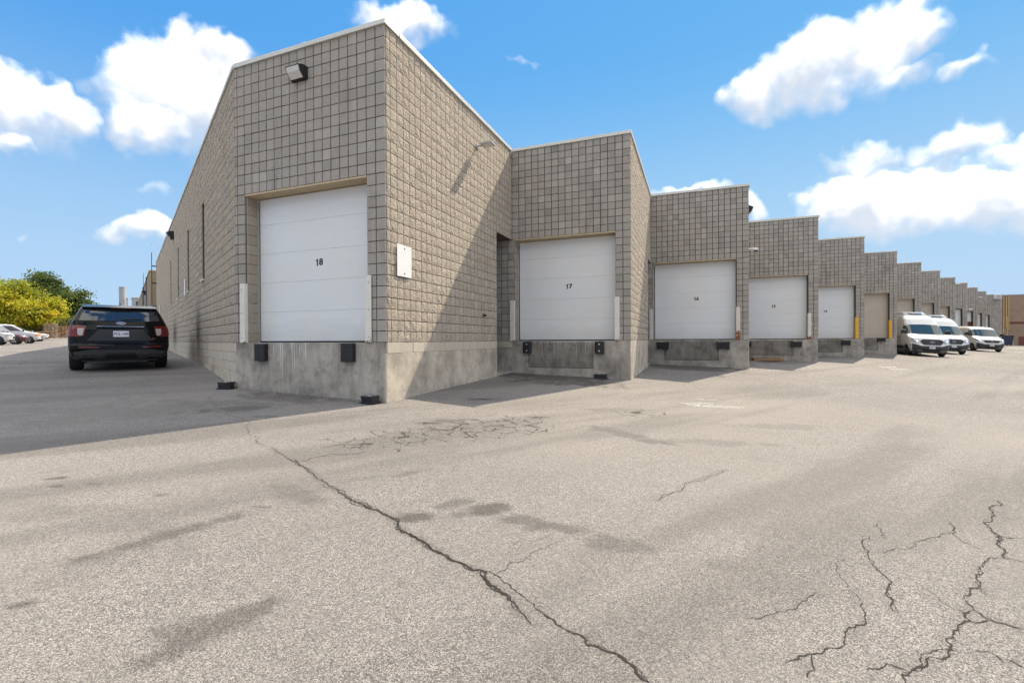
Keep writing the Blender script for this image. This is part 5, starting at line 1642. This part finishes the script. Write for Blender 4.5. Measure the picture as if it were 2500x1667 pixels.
o = thing('plant_shed', 'pale flat-roofed shed showing above the black SUV', 'shed', frame(gpt(p0.x, p0.y), dv, Vector((-dv.y, dv.x, 0))))
hh = ZC + (ray(330, 728).z / ray(330, 728).y) * 93 - gz(p0.x, p0.y)
MB().box(0, w_, 0, 6, -.3, hh).build('wall', M['pale'], o)
MB().box(-.1, w_ + .1, -.1, 6.1, hh, hh + .18).build('roof', M['white'], o)
for k in range(3): MB().box(.6 + k * 1.2, 1.2 + k * 1.2, -.03, .02, hh - 1.6, hh - .7).build('louvre', M['trim'], o)
# next building along the lane
o = thing('neighbour_building', 'buff-ended grey block building beyond the roof ladder', 'building', frame(L0 + WD * 32.0 + PD * .35, WD, PD))
hb_ = ZC + 5.05
MB().box(0, 42, -18, -.3, -.3, hb_ - .001).build('wall', M['grey_wall'], o)
MB().box(.3, 42, -.3, 0, -.3, hb_).build('lane_wall', M['grey_wall'], o)
MB().box(-.012, .3, -18, .0, -.3, hb_).build('end_wall', M['buff_wall'], o)
MB().box(-.05, 42.05, -18.05, .05, hb_, hb_ + .1).build('coping', M['buff'], o)
for k in range(5): MB().box(5 + k * 7, 5.6 + k * 7, -.02, .012, ZC + 1.2, ZC + 3.4).build('window', M['glass'], o)
for a in (3.0, 12.0):
    MB().tube([(a, .12, .8), (a, .12, hb_ - .1)], .03, 6).build('downpipe', M['trim'], o)
flood(frame(L0 + WD * 41.0 + PD * .35, -WD, -PD) @ Matrix.Translation((0, 0, ZC + 4.2)), 'flood light on the neighbouring building down the lane', 1.0)
o = thing('pipe_ladder', 'thin roof ladder on the neighbouring building', 'ladder', frame(L0 + WD * 36.5 + PD * .35, -WD, -PD) @ Matrix.Translation((0, 0, ZC - .2)))
for s in (-.2, .2): MB().tube([(s, -.25, 0), (s, -.25, 5.6), (s, .4, 5.6)], .010, 6).build('rail', M['trim'], o)
for i in range(16): MB().tube([(-.2, -.25, .3 + i * .33), (.2, -.25, .3 + i * .33)], .018, 5).build('rung', M['black'], o)

# ================================================================== FAR RIGHT
q0 = Vector((74.4, 71.6, 0))
BF = frame(Vector((q0.x, q0.y, gz(q0.x, q0.y) - .05)), -U2, V2)
o = thing('brick_building', 'brown brick building with maroon bands closing the far right', 'building', BF)
hb_ = ZC + 6.35 - BF.col[3][2]
MB().box(-2, 60, 0, 20, -.5, hb_).build('wall', M['brown_brick'], o)
MB().box(-2.05, 60.05, -.06, 20, hb_, hb_ + .12).build('coping', M['pale'], o)
MB().box(1.1, 60, -.03, .0, 3.15, 3.5).build('band', M['maroon_wall'], o)
MB().box(2.2, 60, -.04, .0, -.3, 1.25).build('plinth', M['maroon_wall'], o)
MB().box(-.75, -.2, -.5, .02, 1.2, hb_ + .05).build('pier', M['buff'], o)
for i, x in enumerate((.15, .42, .72, 1.0)):
    MB().tube([(x, -.12, 3.4 - .4 * i), (x, -.12, hb_ - .1)], .055, 8).build('downpipe', M['buff'], o)
MB().box(4.2, 4.6, -.06, -.03, .85, .95).build('handle', M['pale'], o)
lad = thing('caged_ladder', 'buff steel ladder on the corner of the brown building', 'ladder', BF @ Matrix.Translation((.35, -.7, 0)))
for s in (-.22, .22): MB().tube([(s, 0, 0), (s, 0, 4.3)], .035, 6).build('rail', M['buff'], lad)
for i in range(13): MB().tube([(-.22, 0, .3 + .3 * i), (.22, 0, .3 + .3 * i)], .022, 5).build('rung', M['buff'], lad)
pb_ = on_ground(2466, 842.5)
o = thing('concrete_bollard', 'stout yellow bollard before the brown brick building', 'bollard', pb_)
MB().tube([(0, 0, -.1), (0, 0, 1.05), (0, 0, 1.15)], [.36, .36, .30], 16).build('post', M['buff'], o, smooth=.5)
MB().tube([(0, 0, 1.15), (0, 0, 1.22)], [.28, .12], 16).build('cap', M['buff'], o, smooth=.5)
p = at_depth(2453, 66); 
o = thing('waste_bin', 'dark blue bin half hidden beside the rightmost van', 'bin', Matrix.Translation(gpt(p.x, p.y)) @ Matrix.Rotation(-TH, 4, 'Z'))
MB().prism_y([(-.55, .1), (.55, .1), (.7, 1.35), (-.7, 1.35)], -.6, .6).build('body', M['blue'], o, bevel=.02)
MB().box(-.72, .72, -.62, .62, 1.35, 1.45).build('lid', M['black'], o, bevel=.02)
for sx in (-.45, .45):
    for sy in (-.45, .45): MB().tube([(sx, sy - .03, .08), (sx, sy + .03, .08)], .08, 10).build('castor', M['tyre'], o)
